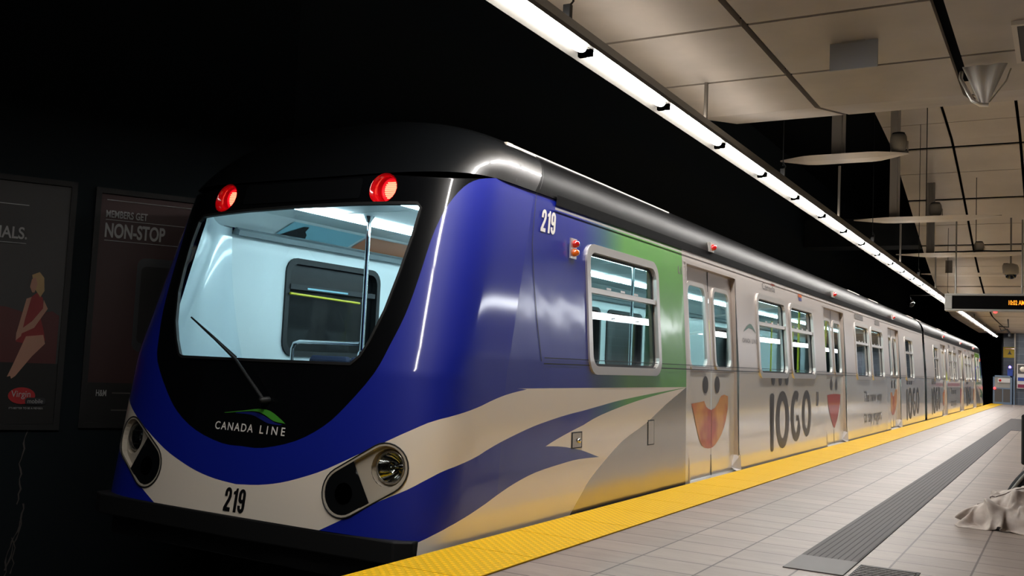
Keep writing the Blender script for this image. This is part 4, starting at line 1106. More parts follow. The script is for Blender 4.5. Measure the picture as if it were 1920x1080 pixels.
# ------------------------------------------------------------------ posters on flaring tunnel wall
WD = Vector((-4.35+9.4, 6.55+1.95, 0)).normalized(); W0 = Vector((-4.35,6.55,0)); WN = Vector((WD.y,-WD.x,0))
def wallpt(t, z, off=.03): p = W0 + WD*t + WN*off; return (p.x, p.y, z)
def pframe(t0, t1, z0, z1, label):
    c = W0+WD*((t0+t1)/2)
    e = empty('wall_poster', (c.x, c.y, z0), label, 'poster', 'posters on the tunnel wall')
    def S_(): return MB(lambda p: Vector(wallpt(p[0],p[2],p[1]))-Vector((c.x,c.y,z0)))
    mb = S_()
    for a, b_ in (((t0-.05,.0,z0-.05),(t0,.05,z1+.05)),((t1,.0,z0-.05),(t1+.05,.05,z1+.05)),((t0,.0,z1),(t1,.05,z1+.05)),((t0,.0,z0-.05),(t1,.05,z0))): mb.box(a, b_)
    mb.build('poster_frame', 'rubber', e)
    return e, S_
def flat(S_, pts, m, nm, e, off=.025):
    mb = S_(); mb.recalc = False; n = len(pts)
    mb.add([(t, off, z) for t, z in pts], [tuple(range(n))]); return mb.build(nm, m, e)
def ptext(S_, body, box, m, e, bold=.02, nm='lettering', off=.034):
    vs, ff = text_mesh(body, 1.0, bold); vs = fit_text(vs, *box)
    mb = S_(); mb.recalc = False; mb.add([(a,off,b_) for a, b_ in vs], ff); return mb.build(nm, m, e)
# left poster: woman in red on a red sofa
e, S_ = pframe(-2.95, -1.14, .31, 2.50, 'dark poster of a seated woman in red dress, leftmost on the wall')
flat(S_, [(-2.95,.31),(-1.14,.31),(-1.14,2.50),(-2.95,2.50)], 'poster_grey', 'poster_sheet', e, .012)
flat(S_, [(-2.95,.31),(-1.14,.31),(-1.14,.86),(-2.95,.86)], 'poster_dark', 'poster_base', e, .016)
flat(S_, [(-2.95,.86),(-1.16,.86),(-1.16,1.30),(-1.22,1.34),(-1.40,1.30),(-1.60,1.36),(-2.95,1.40)], 'poster_sofa', 'printed_sofa', e, .018)
flat(S_, [(-1.40,1.46),(-1.36,1.50),(-1.31,1.46),(-1.29,1.36),(-1.31,1.26),(-1.28,1.16),(-1.26,1.07),(-1.36,1.02),(-1.50,1.05),(-1.49,1.16),(-1.44,1.28)], 'poster_dress', 'printed_dress', e, .022)
flat(S_, [(-1.42,1.10),(-1.28,1.12),(-1.26,1.04),(-1.36,.92),(-1.48,.74),(-1.53,.70),(-1.55,.72),(-1.50,.86)], 'poster_skin', 'printed_leg', e, .024)
flat(S_, [(-1.44,1.44),(-1.40,1.46),(-1.44,1.25),(-1.46,1.10),(-1.50,1.06),(-1.50,1.12),(-1.47,1.28)], 'poster_skin', 'printed_arm', e, .026)
flat(S_, [(-1.30,1.44),(-1.26,1.36),(-1.36,1.18),(-1.50,1.10),(-1.50,1.13),(-1.38,1.24),(-1.30,1.36)], 'poster_skin', 'printed_arm', e, .027)
flat(S_, [(-1.41,1.66),(-1.35,1.69),(-1.31,1.64),(-1.30,1.52),(-1.33,1.46),(-1.37,1.52),(-1.40,1.60)], 'poster_hair', 'printed_hair', e, .028)
flat(S_, [(-1.41,1.62),(-1.38,1.64),(-1.36,1.58),(-1.38,1.50),(-1.40,1.50),(-1.42,1.55)], 'poster_skin', 'printed_face', e, .030)
flat(S_, [(-1.58,.72),(-1.52,.74),(-1.50,.68),(-1.57,.66)], 'poster_dark', 'printed_shoe', e, .030)
ptext(S_, 'SIGNALS.', (-1.93,1.975,-1.478,2.085), 'poster_white', e)
flat(S_, [(-2.35,2.285),(-1.48,2.285),(-1.48,2.292),(-2.35,2.292)], 'poster_white', 'rule_line', e, .03)
flat(S_, [(-2.35,1.935),(-1.48,1.935),(-1.48,1.942),(-2.35,1.942)], 'poster_white', 'rule_line', e, .03)
flat(S_, [(-1.415+.11*math.cos(R(a)), .565+.075*math.sin(R(a))) for a in range(0,360,18)], 'poster_logo_red', 'brand_badge', e, .028)
ptext(S_, 'Virgin', (-1.50,.535,-1.345,.61), 'poster_white', e, 0, 'brand_lettering')
flat(S_, [(a, b_) for a, b_ in rrect(-1.385,-1.22,.487,.550,.025)], 'poster_phone', 'brand_badge', e, .036)
ptext(S_, 'mobile', (-1.365,.500,-1.24,.538), 'poster_white', e, 0, 'brand_lettering', .040)
ptext(S_, "IT'S BETTER TO BE A MEMBER", (-1.51,.445,-1.235,.463), 'poster_white', e, 0, 'small_print')
# right poster: dark red
e, S_ = pframe(-.88, .42, .33, 2.48, 'dark red poster reading MEMBERS GET NON-STOP half hidden by train')
flat(S_, [(-.88,.33),(.42,.33),(.42,2.48),(-.88,2.48)], 'poster_red', 'poster_sheet', e, .012)
flat(S_, [(-.88,.33),(.42,.33),(.42,.70),(-.88,.70)], 'poster_dark', 'poster_base', e, .016)
ptext(S_, 'MEMBERS GET', (-.83,2.255,-.46,2.325), 'poster_white', e)
ptext(S_, 'NON-STOP', (-.83,2.065,-.29,2.205), 'poster_white', e, .03)
for z in (2.42, 2.232, 2.035): flat(S_, [(-.83,z),(.30,z),(.30,z+.006),(-.83,z+.006)], 'poster_white', 'rule_line', e, .03)
flat(S_, rrect(-.52,-.02,1.0,1.90,.08), 'poster_phone', 'printed_phone', e, .022)
flat(S_, rrect(-.48,-.06,1.08,1.82,.05), 'poster_dark', 'printed_screen', e, .026)
ptext(S_, 'H&M', (-.80,.575,-.71,.635), 'poster_white', e, .02, 'brand_lettering')
for z in (.60, .44): flat(S_, [(-.66,z),(-.30,z),(-.30,z+.012),(-.66,z+.012)], 'grey_mark', 'small_print', e, .03)
# white mineral stain running down the wall under the posters
random.seed(4)
def stain(t0, z0, dt, n, m='paper_white'):
    mb = MB(lambda p: wallpt(p[0], p[2], p[1])); mb.recalc = False
    t = t0; z = z0; pts = []
    for i in range(n):
        pts.append((t, z, .002+.006*random.random())); z -= .045; t += dt + random.uniform(-.018,.018)
    vs = [p for t_, z_, w_ in pts for p in ((t_-w_,.012,z_),(t_+w_,.012,z_))]
    mb.add(vs, [(2*i,2*i+1,2*i+3,2*i+2) for i in range(len(pts)-1)]); return mb
a = stain(-1.335,.27,-.0005,16); b1 = stain(-1.33,-.40,-.006,14); b2 = stain(-1.345,-.55,-.010,12); b3 = stain(-1.40,-.7,.003,8)
mb = MB()
for q in (a, b1, b2, b3): mb.add([q.T(p) for p in q.v], q.f)
mb.recalc = False
tag(mb.build('water_stain', 'grey_mark'), 'pale branching mineral streak running down dark wall under leftmost poster', 'stain')

# ------------------------------------------------------------------ crumpled jacket, dark bag and wire crate on the paving
# cloth surface, rows of 50 points, in units of 2.5 mm
vx = [
    -168,-156,-146,-138,-130,-121,-110,-99,-89,-82,-77,-72,-65,-62,-62,-59,-51,-43,-51,-54,-45,-36,-29,-23,-14,-5,5,14,21,29,38,49,61,70,78,83,89,97,106,120,128,130,133,140,148,158,167,175,181,183,
    -167,-155,-145,-138,-131,-122,-111,-100,-90,-84,-77,-74,-68,-62,-58,-53,-44,-45,-53,-50,-41,-35,-28,-24,-15,-5,4,14,22,27,35,44,53,64,73,78,83,92,107,123,124,124,128,136,142,151,159,167,173,177,
    -170,-157,-147,-139,-132,-124,-114,-103,-92,-83,-81,-77,-71,-64,-57,-51,-42,-46,-52,-47,-39,-33,-30,-23,-14,-5,4,12,21,28,33,41,47,56,66,73,79,92,109,121,118,122,129,135,137,146,154,162,168,174,
    -175,-162,-150,-141,-134,-127,-118,-108,-97,-87,-83,-79,-74,-67,-60,-53,-42,-44,-51,-47,-41,-33,-27,-20,-13,-6,1,9,18,26,33,39,48,53,63,72,79,90,109,116,116,124,130,130,136,144,152,159,167,174,
    -179,-168,-156,-145,-135,-129,-122,-113,-103,-92,-85,-83,-77,-71,-63,-54,-45,-42,-48,-47,-39,-32,-27,-21,-14,-7,0,8,16,24,32,40,46,53,63,73,79,88,107,109,118,125,130,131,138,143,151,158,165,173,
    -177,-174,-162,-150,-139,-129,-123,-117,-108,-98,-89,-85,-80,-74,-68,-60,-50,-41,-45,-44,-39,-33,-27,-20,-13,-6,1,8,15,23,31,39,46,54,63,71,79,86,103,106,119,123,127,132,136,143,150,157,164,171,
    -173,-172,-165,-153,-144,-133,-125,-119,-114,-105,-95,-87,-82,-78,-72,-65,-56,-46,-40,-41,-35,-30,-24,-18,-11,-4,3,9,16,23,31,38,45,52,61,70,77,84,98,104,117,121,125,128,135,143,150,158,165,172,
    -167,-168,-164,-154,-146,-138,-128,-121,-115,-108,-99,-88,-83,-82,-76,-70,-62,-52,-43,-39,-32,-25,-16,-9,-2,1,7,13,16,24,31,38,44,51,58,67,75,82,93,102,114,117,120,127,136,145,150,158,166,173,
    -162,-162,-160,-155,-143,-139,-132,-124,-118,-111,-105,-91,-84,-86,-81,-74,-65,-54,-45,-38,-30,-21,-12,-2,-9,-4,3,8,15,22,30,37,41,49,57,64,73,80,86,98,109,113,120,127,135,144,149,157,166,174,
    -153,-156,-156,-154,-143,-139,-135,-127,-120,-115,-108,-92,-86,-90,-85,-77,-66,-54,-44,-37,-31,-22,-14,-4,-7,-4,2,9,15,19,27,35,39,47,55,63,70,79,86,95,103,113,120,127,134,142,148,154,165,173,
    -147,-149,-150,-151,-145,-136,-135,-129,-124,-118,-109,-92,-88,-94,-89,-79,-65,-50,-38,-31,-27,-27,-17,-9,-1,-1,5,11,14,20,24,32,38,45,53,60,68,78,86,93,102,111,120,127,134,141,147,151,162,170,
    -141,-144,-145,-145,-147,-137,-135,-130,-125,-119,-108,-91,-91,-97,-90,-76,-60,-43,-42,-35,-26,-22,-19,-11,-6,1,7,14,19,24,25,30,38,45,52,60,67,76,86,93,100,109,119,125,132,139,146,148,160,166,
    -141,-142,-141,-139,-138,-141,-131,-129,-125,-118,-107,-91,-98,-99,-89,-73,-53,-47,-41,-35,-28,-25,-17,-10,-5,2,9,16,22,27,30,31,37,44,52,58,63,75,86,94,101,107,116,125,131,137,145,147,158,159,
    -147,-151,-151,-147,-140,-134,-135,-129,-123,-116,-105,-93,-101,-98,-86,-66,-55,-46,-41,-38,-32,-25,-17,-10,-7,1,10,17,24,30,33,36,42,46,53,55,66,78,88,97,104,110,113,121,130,136,142,149,154,153,
    -163,-162,-161,-155,-150,-141,-132,-127,-121,-115,-106,-96,-102,-96,-81,-68,-53,-51,-43,-33,-30,-25,-16,-9,-8,-2,8,18,26,32,35,41,45,50,56,64,74,84,91,92,94,101,109,119,127,134,141,147,146,157,
    -175,-173,-168,-161,-154,-145,-137,-129,-121,-114,-104,-102,-101,-93,-82,-63,-56,-50,-44,-32,-27,-25,-17,-10,-5,-3,6,16,26,34,39,46,52,59,67,76,81,81,78,81,88,96,104,114,124,132,139,142,151,161,
    -183,-179,-173,-165,-157,-148,-139,-130,-122,-115,-106,-98,-96,-88,-76,-61,-58,-53,-44,-34,-31,-25,-18,-11,-4,-2,5,15,25,34,42,50,58,67,74,69,71,69,72,79,83,92,102,113,123,131,138,145,155,163,
    -179,-175,-170,-163,-155,-145,-135,-128,-123,-117,-109,-99,-93,-86,-75,-63,-60,-52,-44,-37,-33,-26,-19,-12,-4,3,7,15,24,33,41,51,60,67,71,64,65,70,76,82,92,97,108,117,126,133,138,145,153,160,
    -171,-166,-161,-158,-148,-138,-134,-130,-125,-118,-111,-101,-91,-84,-76,-67,-59,-53,-45,-40,-35,-27,-19,-12,-5,2,10,17,24,32,40,49,55,61,66,68,74,74,83,94,104,113,118,125,132,139,137,142,151,158,
    -166,-162,-160,-150,-140,-137,-136,-132,-125,-119,-112,-100,-89,-85,-77,-70,-62,-55,-47,-41,-35,-27,-20,-13,-6,2,9,17,24,32,39,47,56,62,68,70,75,85,98,109,116,119,126,133,140,146,146,141,149,157,
    -164,-164,-155,-147,-137,-139,-133,-128,-123,-122,-111,-97,-83,-86,-80,-71,-63,-56,-49,-42,-35,-28,-21,-15,-7,0,8,16,24,32,38,46,53,63,68,74,82,94,104,110,117,125,132,138,144,148,151,143,153,161,
    -162,-164,-157,-148,-138,-139,-134,-127,-129,-121,-109,-92,-80,-88,-83,-74,-64,-57,-50,-43,-37,-30,-23,-16,-9,-1,6,15,24,33,41,45,51,60,69,76,84,93,102,110,118,125,132,137,138,141,148,156,162,165,
    -160,-161,-161,-151,-141,-137,-132,-126,-128,-120,-108,-91,-79,-89,-84,-77,-68,-58,-49,-44,-38,-31,-24,-17,-10,-4,3,10,22,33,41,49,52,59,68,76,83,94,102,109,116,120,125,130,138,148,156,164,166,167,
    -158,-158,-157,-153,-144,-137,-134,-125,-126,-121,-109,-92,-78,-88,-85,-78,-69,-59,-51,-46,-38,-31,-25,-17,-10,-3,-3,4,18,31,43,50,56,63,68,78,81,90,99,107,114,121,129,139,150,158,164,169,171,164,
    -155,-154,-152,-151,-145,-139,-131,-126,-120,-119,-110,-95,-78,-86,-83,-79,-71,-63,-52,-49,-39,-31,-22,-18,-9,-2,1,2,14,27,43,50,56,65,70,81,77,89,99,105,112,121,132,142,148,154,157,157,155,159,
    -150,-148,-147,-145,-144,-137,-133,-130,-119,-114,-109,-96,-79,-84,-77,-76,-73,-64,-55,-52,-42,-32,-24,-13,-10,-3,3,7,9,24,43,50,57,60,75,86,77,92,105,113,106,114,124,134,140,142,142,143,147,152,
    -143,-142,-141,-140,-140,-136,-128,-125,-120,-113,-107,-95,-79,-81,-74,-70,-74,-67,-62,-56,-45,-36,-26,-16,-6,-2,0,9,6,23,43,49,55,57,77,89,77,98,115,123,117,107,113,122,125,128,132,137,142,147,
    -137,-137,-135,-135,-135,-133,-126,-121,-116,-109,-103,-92,-80,-77,-70,-76,-74,-70,-68,-58,-49,-38,-30,-21,-10,-1,6,4,8,26,42,50,49,57,80,90,75,104,125,132,125,115,107,115,120,125,129,134,138,143,
    -142,-134,-131,-129,-128,-128,-124,-116,-111,-106,-99,-91,-79,-72,-75,-82,-81,-77,-72,-62,-53,-42,-32,-24,-14,-6,1,-1,13,30,41,49,44,58,81,88,75,108,131,138,131,120,110,110,116,122,131,133,139,145,
    -147,-139,-131,-125,-122,-121,-121,-114,-106,-103,-96,-86,-78,-73,-83,-88,-86,-81,-74,-64,-54,-44,-35,-25,-17,-10,-3,5,16,31,41,47,42,62,78,85,74,107,133,142,136,124,112,107,112,117,125,135,143,149,
    -152,-145,-138,-131,-123,-116,-112,-112,-105,-98,-93,-83,-76,-80,-89,-90,-87,-81,-70,-60,-50,-40,-32,-24,-16,-9,-1,7,18,29,39,43,42,60,74,81,72,103,130,143,141,130,117,107,107,111,118,127,137,146,
    -157,-153,-147,-141,-133,-126,-116,-106,-104,-98,-91,-82,-85,-87,-89,-82,-81,-72,-60,-49,-40,-30,-23,-17,-11,-5,-2,6,16,26,34,39,42,57,70,76,70,95,123,141,144,136,123,110,105,106,112,119,129,138,
    -157,-158,-155,-149,-141,-132,-121,-110,-100,-94,-91,-89,-86,-80,-83,-78,-67,-55,-42,-33,-33,-29,-23,-15,-16,-8,-6,3,12,21,29,35,42,53,64,70,70,86,112,133,144,141,130,116,106,104,106,112,120,129,
    -156,-158,-155,-148,-138,-126,-113,-100,-90,-84,-82,-82,-83,-79,-75,-66,-54,-43,-41,-34,-27,-24,-24,-18,-9,-12,-7,3,12,19,26,33,41,51,62,66,75,78,100,122,138,143,136,123,110,105,104,111,111,120,
    -154,-152,-145,-136,-123,-111,-97,-85,-78,-74,-73,-74,-78,-78,-72,-63,-54,-49,-45,-38,-32,-25,-17,-10,-3,3,7,10,16,21,23,31,39,49,59,67,70,74,92,112,130,140,140,129,115,107,104,107,114,117,
    -144,-140,-132,-119,-105,-90,-78,-71,-69,-70,-75,-81,-86,-81,-74,-66,-57,-50,-43,-40,-33,-26,-18,-11,-3,5,12,17,22,20,20,27,34,43,53,62,66,73,86,103,122,133,139,134,120,110,106,108,110,117,
    -133,-126,-115,-100,-85,-75,-70,-70,-75,-86,-92,-96,-90,-83,-76,-67,-58,-51,-43,-36,-28,-20,-12,-4,4,12,19,23,25,25,18,20,31,39,47,56,63,70,79,93,110,125,134,136,126,114,111,114,118,118,
    -122,-115,-103,-90,-80,-78,-85,-90,-99,-103,-105,-99,-92,-83,-74,-64,-56,-49,-42,-35,-27,-18,-10,-2,6,14,20,25,26,26,19,18,25,36,44,51,60,68,73,83,98,114,126,133,132,118,115,121,125,127,
    -114,-109,-99,-91,-91,-98,-104,-111,-112,-112,-107,-99,-91,-81,-70,-60,-53,-45,-39,-38,-30,-20,-13,-5,3,9,14,15,16,21,23,24,22,33,42,49,56,65,70,76,88,104,118,127,131,124,120,127,132,134,
    -116,-109,-107,-104,-107,-113,-119,-118,-117,-112,-106,-97,-87,-75,-64,-57,-49,-41,-36,-36,-36,-26,-17,-10,-4,2,4,4,5,9,14,21,27,32,41,46,53,61,68,73,82,97,112,122,128,130,122,134,139,142,
    -118,-120,-119,-117,-117,-112,-124,-120,-116,-110,-103,-93,-83,-71,-62,-54,-46,-38,-35,-36,-39,-33,-23,-15,-9,-4,-5,-5,-2,5,12,20,27,34,41,45,51,58,67,72,80,92,107,118,123,128,129,141,147,150,
    -128,-132,-129,-126,-120,-113,-124,-115,-112,-107,-100,-91,-81,-71,-61,-52,-44,-36,-35,-38,-41,-38,-29,-20,-13,-9,-8,-7,-2,5,12,20,28,35,42,47,50,55,64,71,79,89,102,113,119,124,139,150,155,157,
]
vy = [
    -108,-106,-105,-104,-105,-106,-108,-110,-111,-106,-101,-95,-92,-97,-103,-109,-112,-110,-106,-100,-98,-97,-98,-101,-106,-112,-117,-120,-121,-120,-118,-116,-112,-107,-103,-98,-92,-83,-73,-77,-88,-98,-104,-106,-110,-106,-100,-95,-90,-82,
    -101,-99,-98,-98,-97,-98,-100,-102,-104,-105,-101,-94,-90,-93,-99,-104,-104,-97,-92,-87,-86,-87,-89,-94,-98,-102,-107,-111,-114,-116,-116,-115,-109,-103,-98,-94,-88,-78,-80,-84,-101,-111,-116,-116,-108,-101,-96,-90,-86,-80,
    -94,-93,-93,-91,-90,-90,-92,-94,-96,-97,-99,-93,-88,-90,-94,-100,-97,-90,-84,-80,-78,-80,-83,-86,-90,-94,-99,-103,-106,-109,-111,-111,-105,-99,-94,-89,-83,-82,-76,-94,-111,-121,-120,-112,-104,-96,-90,-85,-81,-81,
    -87,-86,-87,-85,-84,-82,-83,-84,-86,-88,-91,-92,-86,-86,-89,-94,-93,-85,-80,-74,-72,-73,-77,-80,-85,-90,-96,-98,-100,-102,-104,-106,-104,-97,-92,-88,-88,-81,-77,-101,-118,-121,-116,-106,-96,-89,-83,-78,-75,-74,
    -79,-81,-80,-79,-77,-76,-74,-74,-75,-78,-81,-86,-87,-84,-85,-86,-90,-83,-77,-71,-70,-73,-78,-82,-86,-90,-93,-94,-95,-97,-98,-99,-100,-95,-95,-93,-90,-81,-79,-103,-117,-116,-108,-97,-87,-79,-74,-70,-67,-66,
    -70,-74,-73,-72,-71,-70,-68,-65,-66,-67,-71,-77,-81,-83,-82,-82,-85,-81,-74,-68,-73,-77,-81,-85,-87,-90,-92,-95,-94,-94,-95,-94,-94,-94,-93,-90,-88,-80,-80,-103,-112,-109,-99,-88,-77,-70,-64,-61,-58,-57,
    -64,-66,-71,-72,-66,-64,-61,-59,-61,-59,-62,-68,-75,-80,-80,-77,-77,-77,-72,-65,-69,-74,-79,-83,-86,-87,-90,-93,-96,-96,-96,-94,-91,-89,-88,-87,-85,-80,-79,-99,-104,-101,-92,-81,-70,-63,-57,-54,-52,-51,
    -61,-60,-64,-70,-63,-58,-56,-53,-56,-52,-56,-61,-70,-78,-80,-77,-73,-71,-69,-64,-66,-69,-69,-71,-74,-68,-72,-78,-86,-89,-89,-87,-89,-87,-84,-83,-81,-79,-78,-93,-96,-94,-87,-77,-68,-62,-53,-49,-46,-46,
    -54,-56,-58,-64,-64,-55,-51,-52,-50,-49,-58,-57,-66,-77,-80,-79,-74,-69,-65,-64,-63,-62,-61,-61,-63,-67,-70,-67,-69,-71,-74,-77,-83,-84,-82,-78,-77,-75,-78,-84,-87,-87,-85,-78,-70,-63,-53,-47,-44,-41,
    -52,-53,-53,-57,-61,-53,-47,-45,-45,-51,-57,-54,-64,-75,-79,-77,-70,-63,-57,-58,-62,-59,-54,-54,-57,-63,-66,-70,-73,-67,-67,-68,-75,-79,-81,-77,-72,-71,-72,-75,-77,-79,-82,-78,-72,-65,-56,-46,-44,-38,
    -57,-52,-49,-51,-56,-53,-45,-42,-47,-52,-55,-51,-62,-74,-77,-71,-61,-51,-45,-45,-52,-54,-54,-48,-47,-50,-56,-63,-67,-72,-76,-74,-68,-74,-79,-73,-69,-66,-67,-67,-68,-74,-75,-77,-73,-67,-59,-48,-45,-36,
    -54,-47,-45,-45,-47,-51,-43,-40,-46,-50,-50,-48,-61,-71,-71,-61,-47,-36,-42,-43,-43,-49,-50,-46,-42,-37,-41,-47,-56,-64,-70,-74,-73,-69,-76,-72,-66,-61,-62,-60,-64,-68,-72,-70,-69,-66,-60,-49,-45,-34,
    -45,-39,-36,-37,-42,-44,-43,-37,-43,-45,-45,-45,-59,-66,-62,-47,-32,-38,-37,-36,-40,-48,-43,-45,-40,-38,-35,-36,-42,-50,-59,-66,-70,-72,-70,-66,-61,-59,-58,-56,-55,-57,-61,-64,-61,-61,-58,-49,-43,-35,
    -33,-30,-30,-29,-30,-35,-39,-34,-38,-40,-39,-43,-54,-57,-48,-34,-38,-31,-31,-35,-42,-47,-46,-43,-37,-34,-34,-31,-32,-38,-46,-54,-59,-61,-61,-57,-55,-56,-53,-50,-49,-50,-51,-55,-56,-53,-53,-47,-39,-39,
    -32,-39,-38,-38,-33,-29,-30,-35,-31,-33,-36,-39,-47,-46,-35,-38,-29,-26,-29,-32,-38,-44,-43,-41,-34,-29,-28,-29,-27,-30,-35,-41,-44,-46,-46,-50,-51,-47,-41,-42,-48,-47,-42,-44,-47,-45,-45,-40,-37,-33,
    -43,-47,-46,-44,-40,-35,-32,-29,-27,-27,-30,-34,-36,-33,-32,-30,-23,-23,-28,-28,-33,-39,-40,-38,-33,-26,-23,-24,-23,-25,-28,-30,-32,-35,-37,-37,-34,-33,-40,-44,-41,-38,-40,-40,-38,-38,-37,-34,-32,-28,
    -45,-45,-43,-39,-35,-29,-25,-22,-20,-20,-22,-26,-26,-24,-25,-25,-19,-23,-23,-23,-30,-33,-34,-33,-31,-23,-18,-19,-18,-19,-22,-23,-24,-25,-25,-28,-27,-31,-34,-36,-38,-38,-34,-33,-33,-32,-30,-29,-30,-32,
    -38,-36,-32,-28,-23,-19,-18,-13,-10,-10,-12,-15,-17,-17,-19,-23,-16,-16,-17,-19,-24,-26,-27,-26,-24,-24,-16,-13,-13,-14,-15,-17,-18,-18,-18,-22,-24,-25,-29,-33,-32,-33,-33,-30,-26,-26,-22,-22,-22,-22,
    -26,-23,-18,-13,-10,-10,-4,0,2,2,-1,-5,-9,-11,-13,-16,-16,-11,-11,-14,-16,-18,-21,-20,-18,-15,-12,-9,-7,-8,-9,-10,-11,-13,-15,-14,-17,-21,-20,-18,-15,-16,-19,-14,-16,-17,-13,-11,-12,-12,
    -12,-8,-3,-2,0,5,9,12,10,12,8,2,-3,-5,-3,-6,-8,-8,-6,-7,-9,-10,-11,-10,-7,-5,-3,-2,-1,-1,0,-1,-3,-5,-6,-4,-6,-4,1,4,3,-2,0,-3,-5,-7,-7,-3,-3,-4,
    -2,2,5,8,11,16,19,14,19,20,14,8,3,4,4,4,1,-1,-1,0,-1,-2,-2,0,2,4,5,5,5,5,8,8,7,5,5,7,7,12,14,12,10,9,7,5,2,0,-2,4,4,4,
    6,9,12,15,19,24,17,19,25,24,20,13,9,12,13,12,10,7,6,6,6,5,6,7,10,12,13,12,12,13,13,17,17,15,14,15,16,17,17,18,17,15,13,10,4,2,13,15,15,19,
    12,15,18,20,23,27,20,24,29,28,26,19,16,19,21,20,17,14,13,13,13,14,16,18,22,23,24,20,19,20,21,21,24,23,21,22,23,21,21,24,25,20,16,14,16,24,27,30,35,34,
    18,20,23,22,27,32,23,26,33,35,32,26,21,25,28,26,25,21,20,19,21,24,26,30,34,35,34,28,26,26,28,28,28,28,27,30,32,31,30,30,31,30,30,33,37,39,41,43,40,43,
    23,26,27,29,28,34,29,30,31,38,38,34,25,31,34,33,29,29,28,26,28,31,34,39,44,45,44,34,34,33,35,35,35,35,36,40,42,39,37,34,35,37,40,43,39,40,46,45,55,67,
    27,29,31,33,36,33,36,37,33,35,41,37,30,36,36,39,36,34,36,34,34,37,40,41,50,51,48,40,41,40,41,42,41,38,46,50,48,46,44,41,44,42,46,49,50,53,56,68,79,90,
    29,31,34,36,40,41,36,40,40,35,36,40,35,41,41,40,42,41,41,41,41,42,46,47,49,54,49,46,47,46,48,48,48,44,55,58,55,53,51,49,50,53,51,52,58,65,72,81,90,98,
    32,35,37,41,44,46,42,44,44,40,39,39,42,46,46,44,49,48,47,49,49,49,50,54,55,57,55,52,55,53,55,55,50,52,63,65,61,60,58,56,56,60,58,58,61,67,74,82,90,96,
    40,41,42,44,46,51,50,44,46,47,45,46,50,52,52,48,49,51,54,56,56,57,57,59,57,58,60,58,61,60,62,61,54,60,63,67,68,66,64,62,62,65,65,61,62,65,68,76,82,87,
    48,49,50,50,49,51,56,52,47,51,53,56,58,60,55,53,54,57,60,62,63,64,65,65,66,66,69,67,64,67,68,65,58,67,67,70,74,73,71,69,68,70,71,66,64,65,65,66,73,79,
    56,58,59,60,60,58,57,62,58,55,60,65,67,65,59,59,61,66,68,70,72,73,73,72,72,72,72,70,71,73,73,69,63,69,71,74,78,80,77,75,74,75,76,73,67,67,67,66,67,70,
    64,63,66,67,67,66,68,66,68,67,69,74,67,65,66,66,73,79,84,87,88,87,85,83,79,73,79,75,73,75,76,73,68,72,76,78,82,86,84,82,80,80,81,79,72,68,69,68,70,74,
    71,71,71,71,72,72,74,72,72,68,74,75,74,72,77,82,87,91,89,82,73,68,66,67,73,75,81,84,80,78,78,75,75,76,77,80,85,92,89,87,87,85,86,86,80,73,69,74,76,80,
    78,78,78,78,78,77,75,73,70,69,70,79,82,83,87,90,89,86,75,69,69,74,67,68,70,79,85,87,87,84,81,81,81,83,82,86,87,96,93,88,92,92,91,92,88,80,74,73,81,85,
    86,84,82,79,74,66,62,58,57,59,67,77,84,89,91,90,86,82,74,71,72,74,75,77,81,87,92,97,93,89,82,84,88,89,89,91,92,100,96,91,92,98,97,98,95,87,80,73,74,81,
    90,84,78,72,65,59,54,52,55,63,75,87,95,101,98,98,98,92,89,92,95,98,101,105,110,114,115,109,103,95,87,82,87,94,96,98,99,104,99,95,93,101,104,102,102,95,85,77,69,71,
    94,87,81,74,68,62,57,60,67,76,93,106,115,115,109,103,100,101,103,104,107,112,117,122,126,128,125,119,111,102,95,85,82,90,98,103,106,103,101,99,94,101,109,109,109,103,92,79,70,63,
    97,91,84,78,73,67,62,71,84,102,117,126,127,122,115,107,102,100,103,107,112,118,124,130,133,132,128,122,114,106,100,90,82,84,93,101,105,105,101,99,95,101,111,115,112,111,98,83,70,64,
    101,95,90,84,77,69,76,90,107,121,130,132,127,119,110,102,96,94,98,107,112,115,122,127,129,126,121,115,110,105,99,92,83,82,88,98,105,107,101,98,96,101,110,119,119,116,104,86,71,61,
    101,101,93,86,78,78,87,103,116,125,129,126,120,111,102,92,87,87,92,101,111,114,116,120,122,117,109,103,98,93,90,92,87,82,85,94,103,108,103,99,99,102,110,119,124,116,100,87,71,60,
    111,104,95,88,83,88,92,104,114,120,121,118,112,105,94,86,81,81,87,95,105,113,115,117,116,110,101,93,87,83,83,82,83,86,84,92,101,108,107,103,102,104,111,118,123,116,97,86,69,58,
    112,106,97,88,89,93,90,97,106,112,113,112,107,100,92,85,78,76,83,90,98,109,114,115,114,107,97,88,80,79,81,82,82,84,87,92,99,107,109,107,106,108,112,116,117,108,97,82,67,57,
]
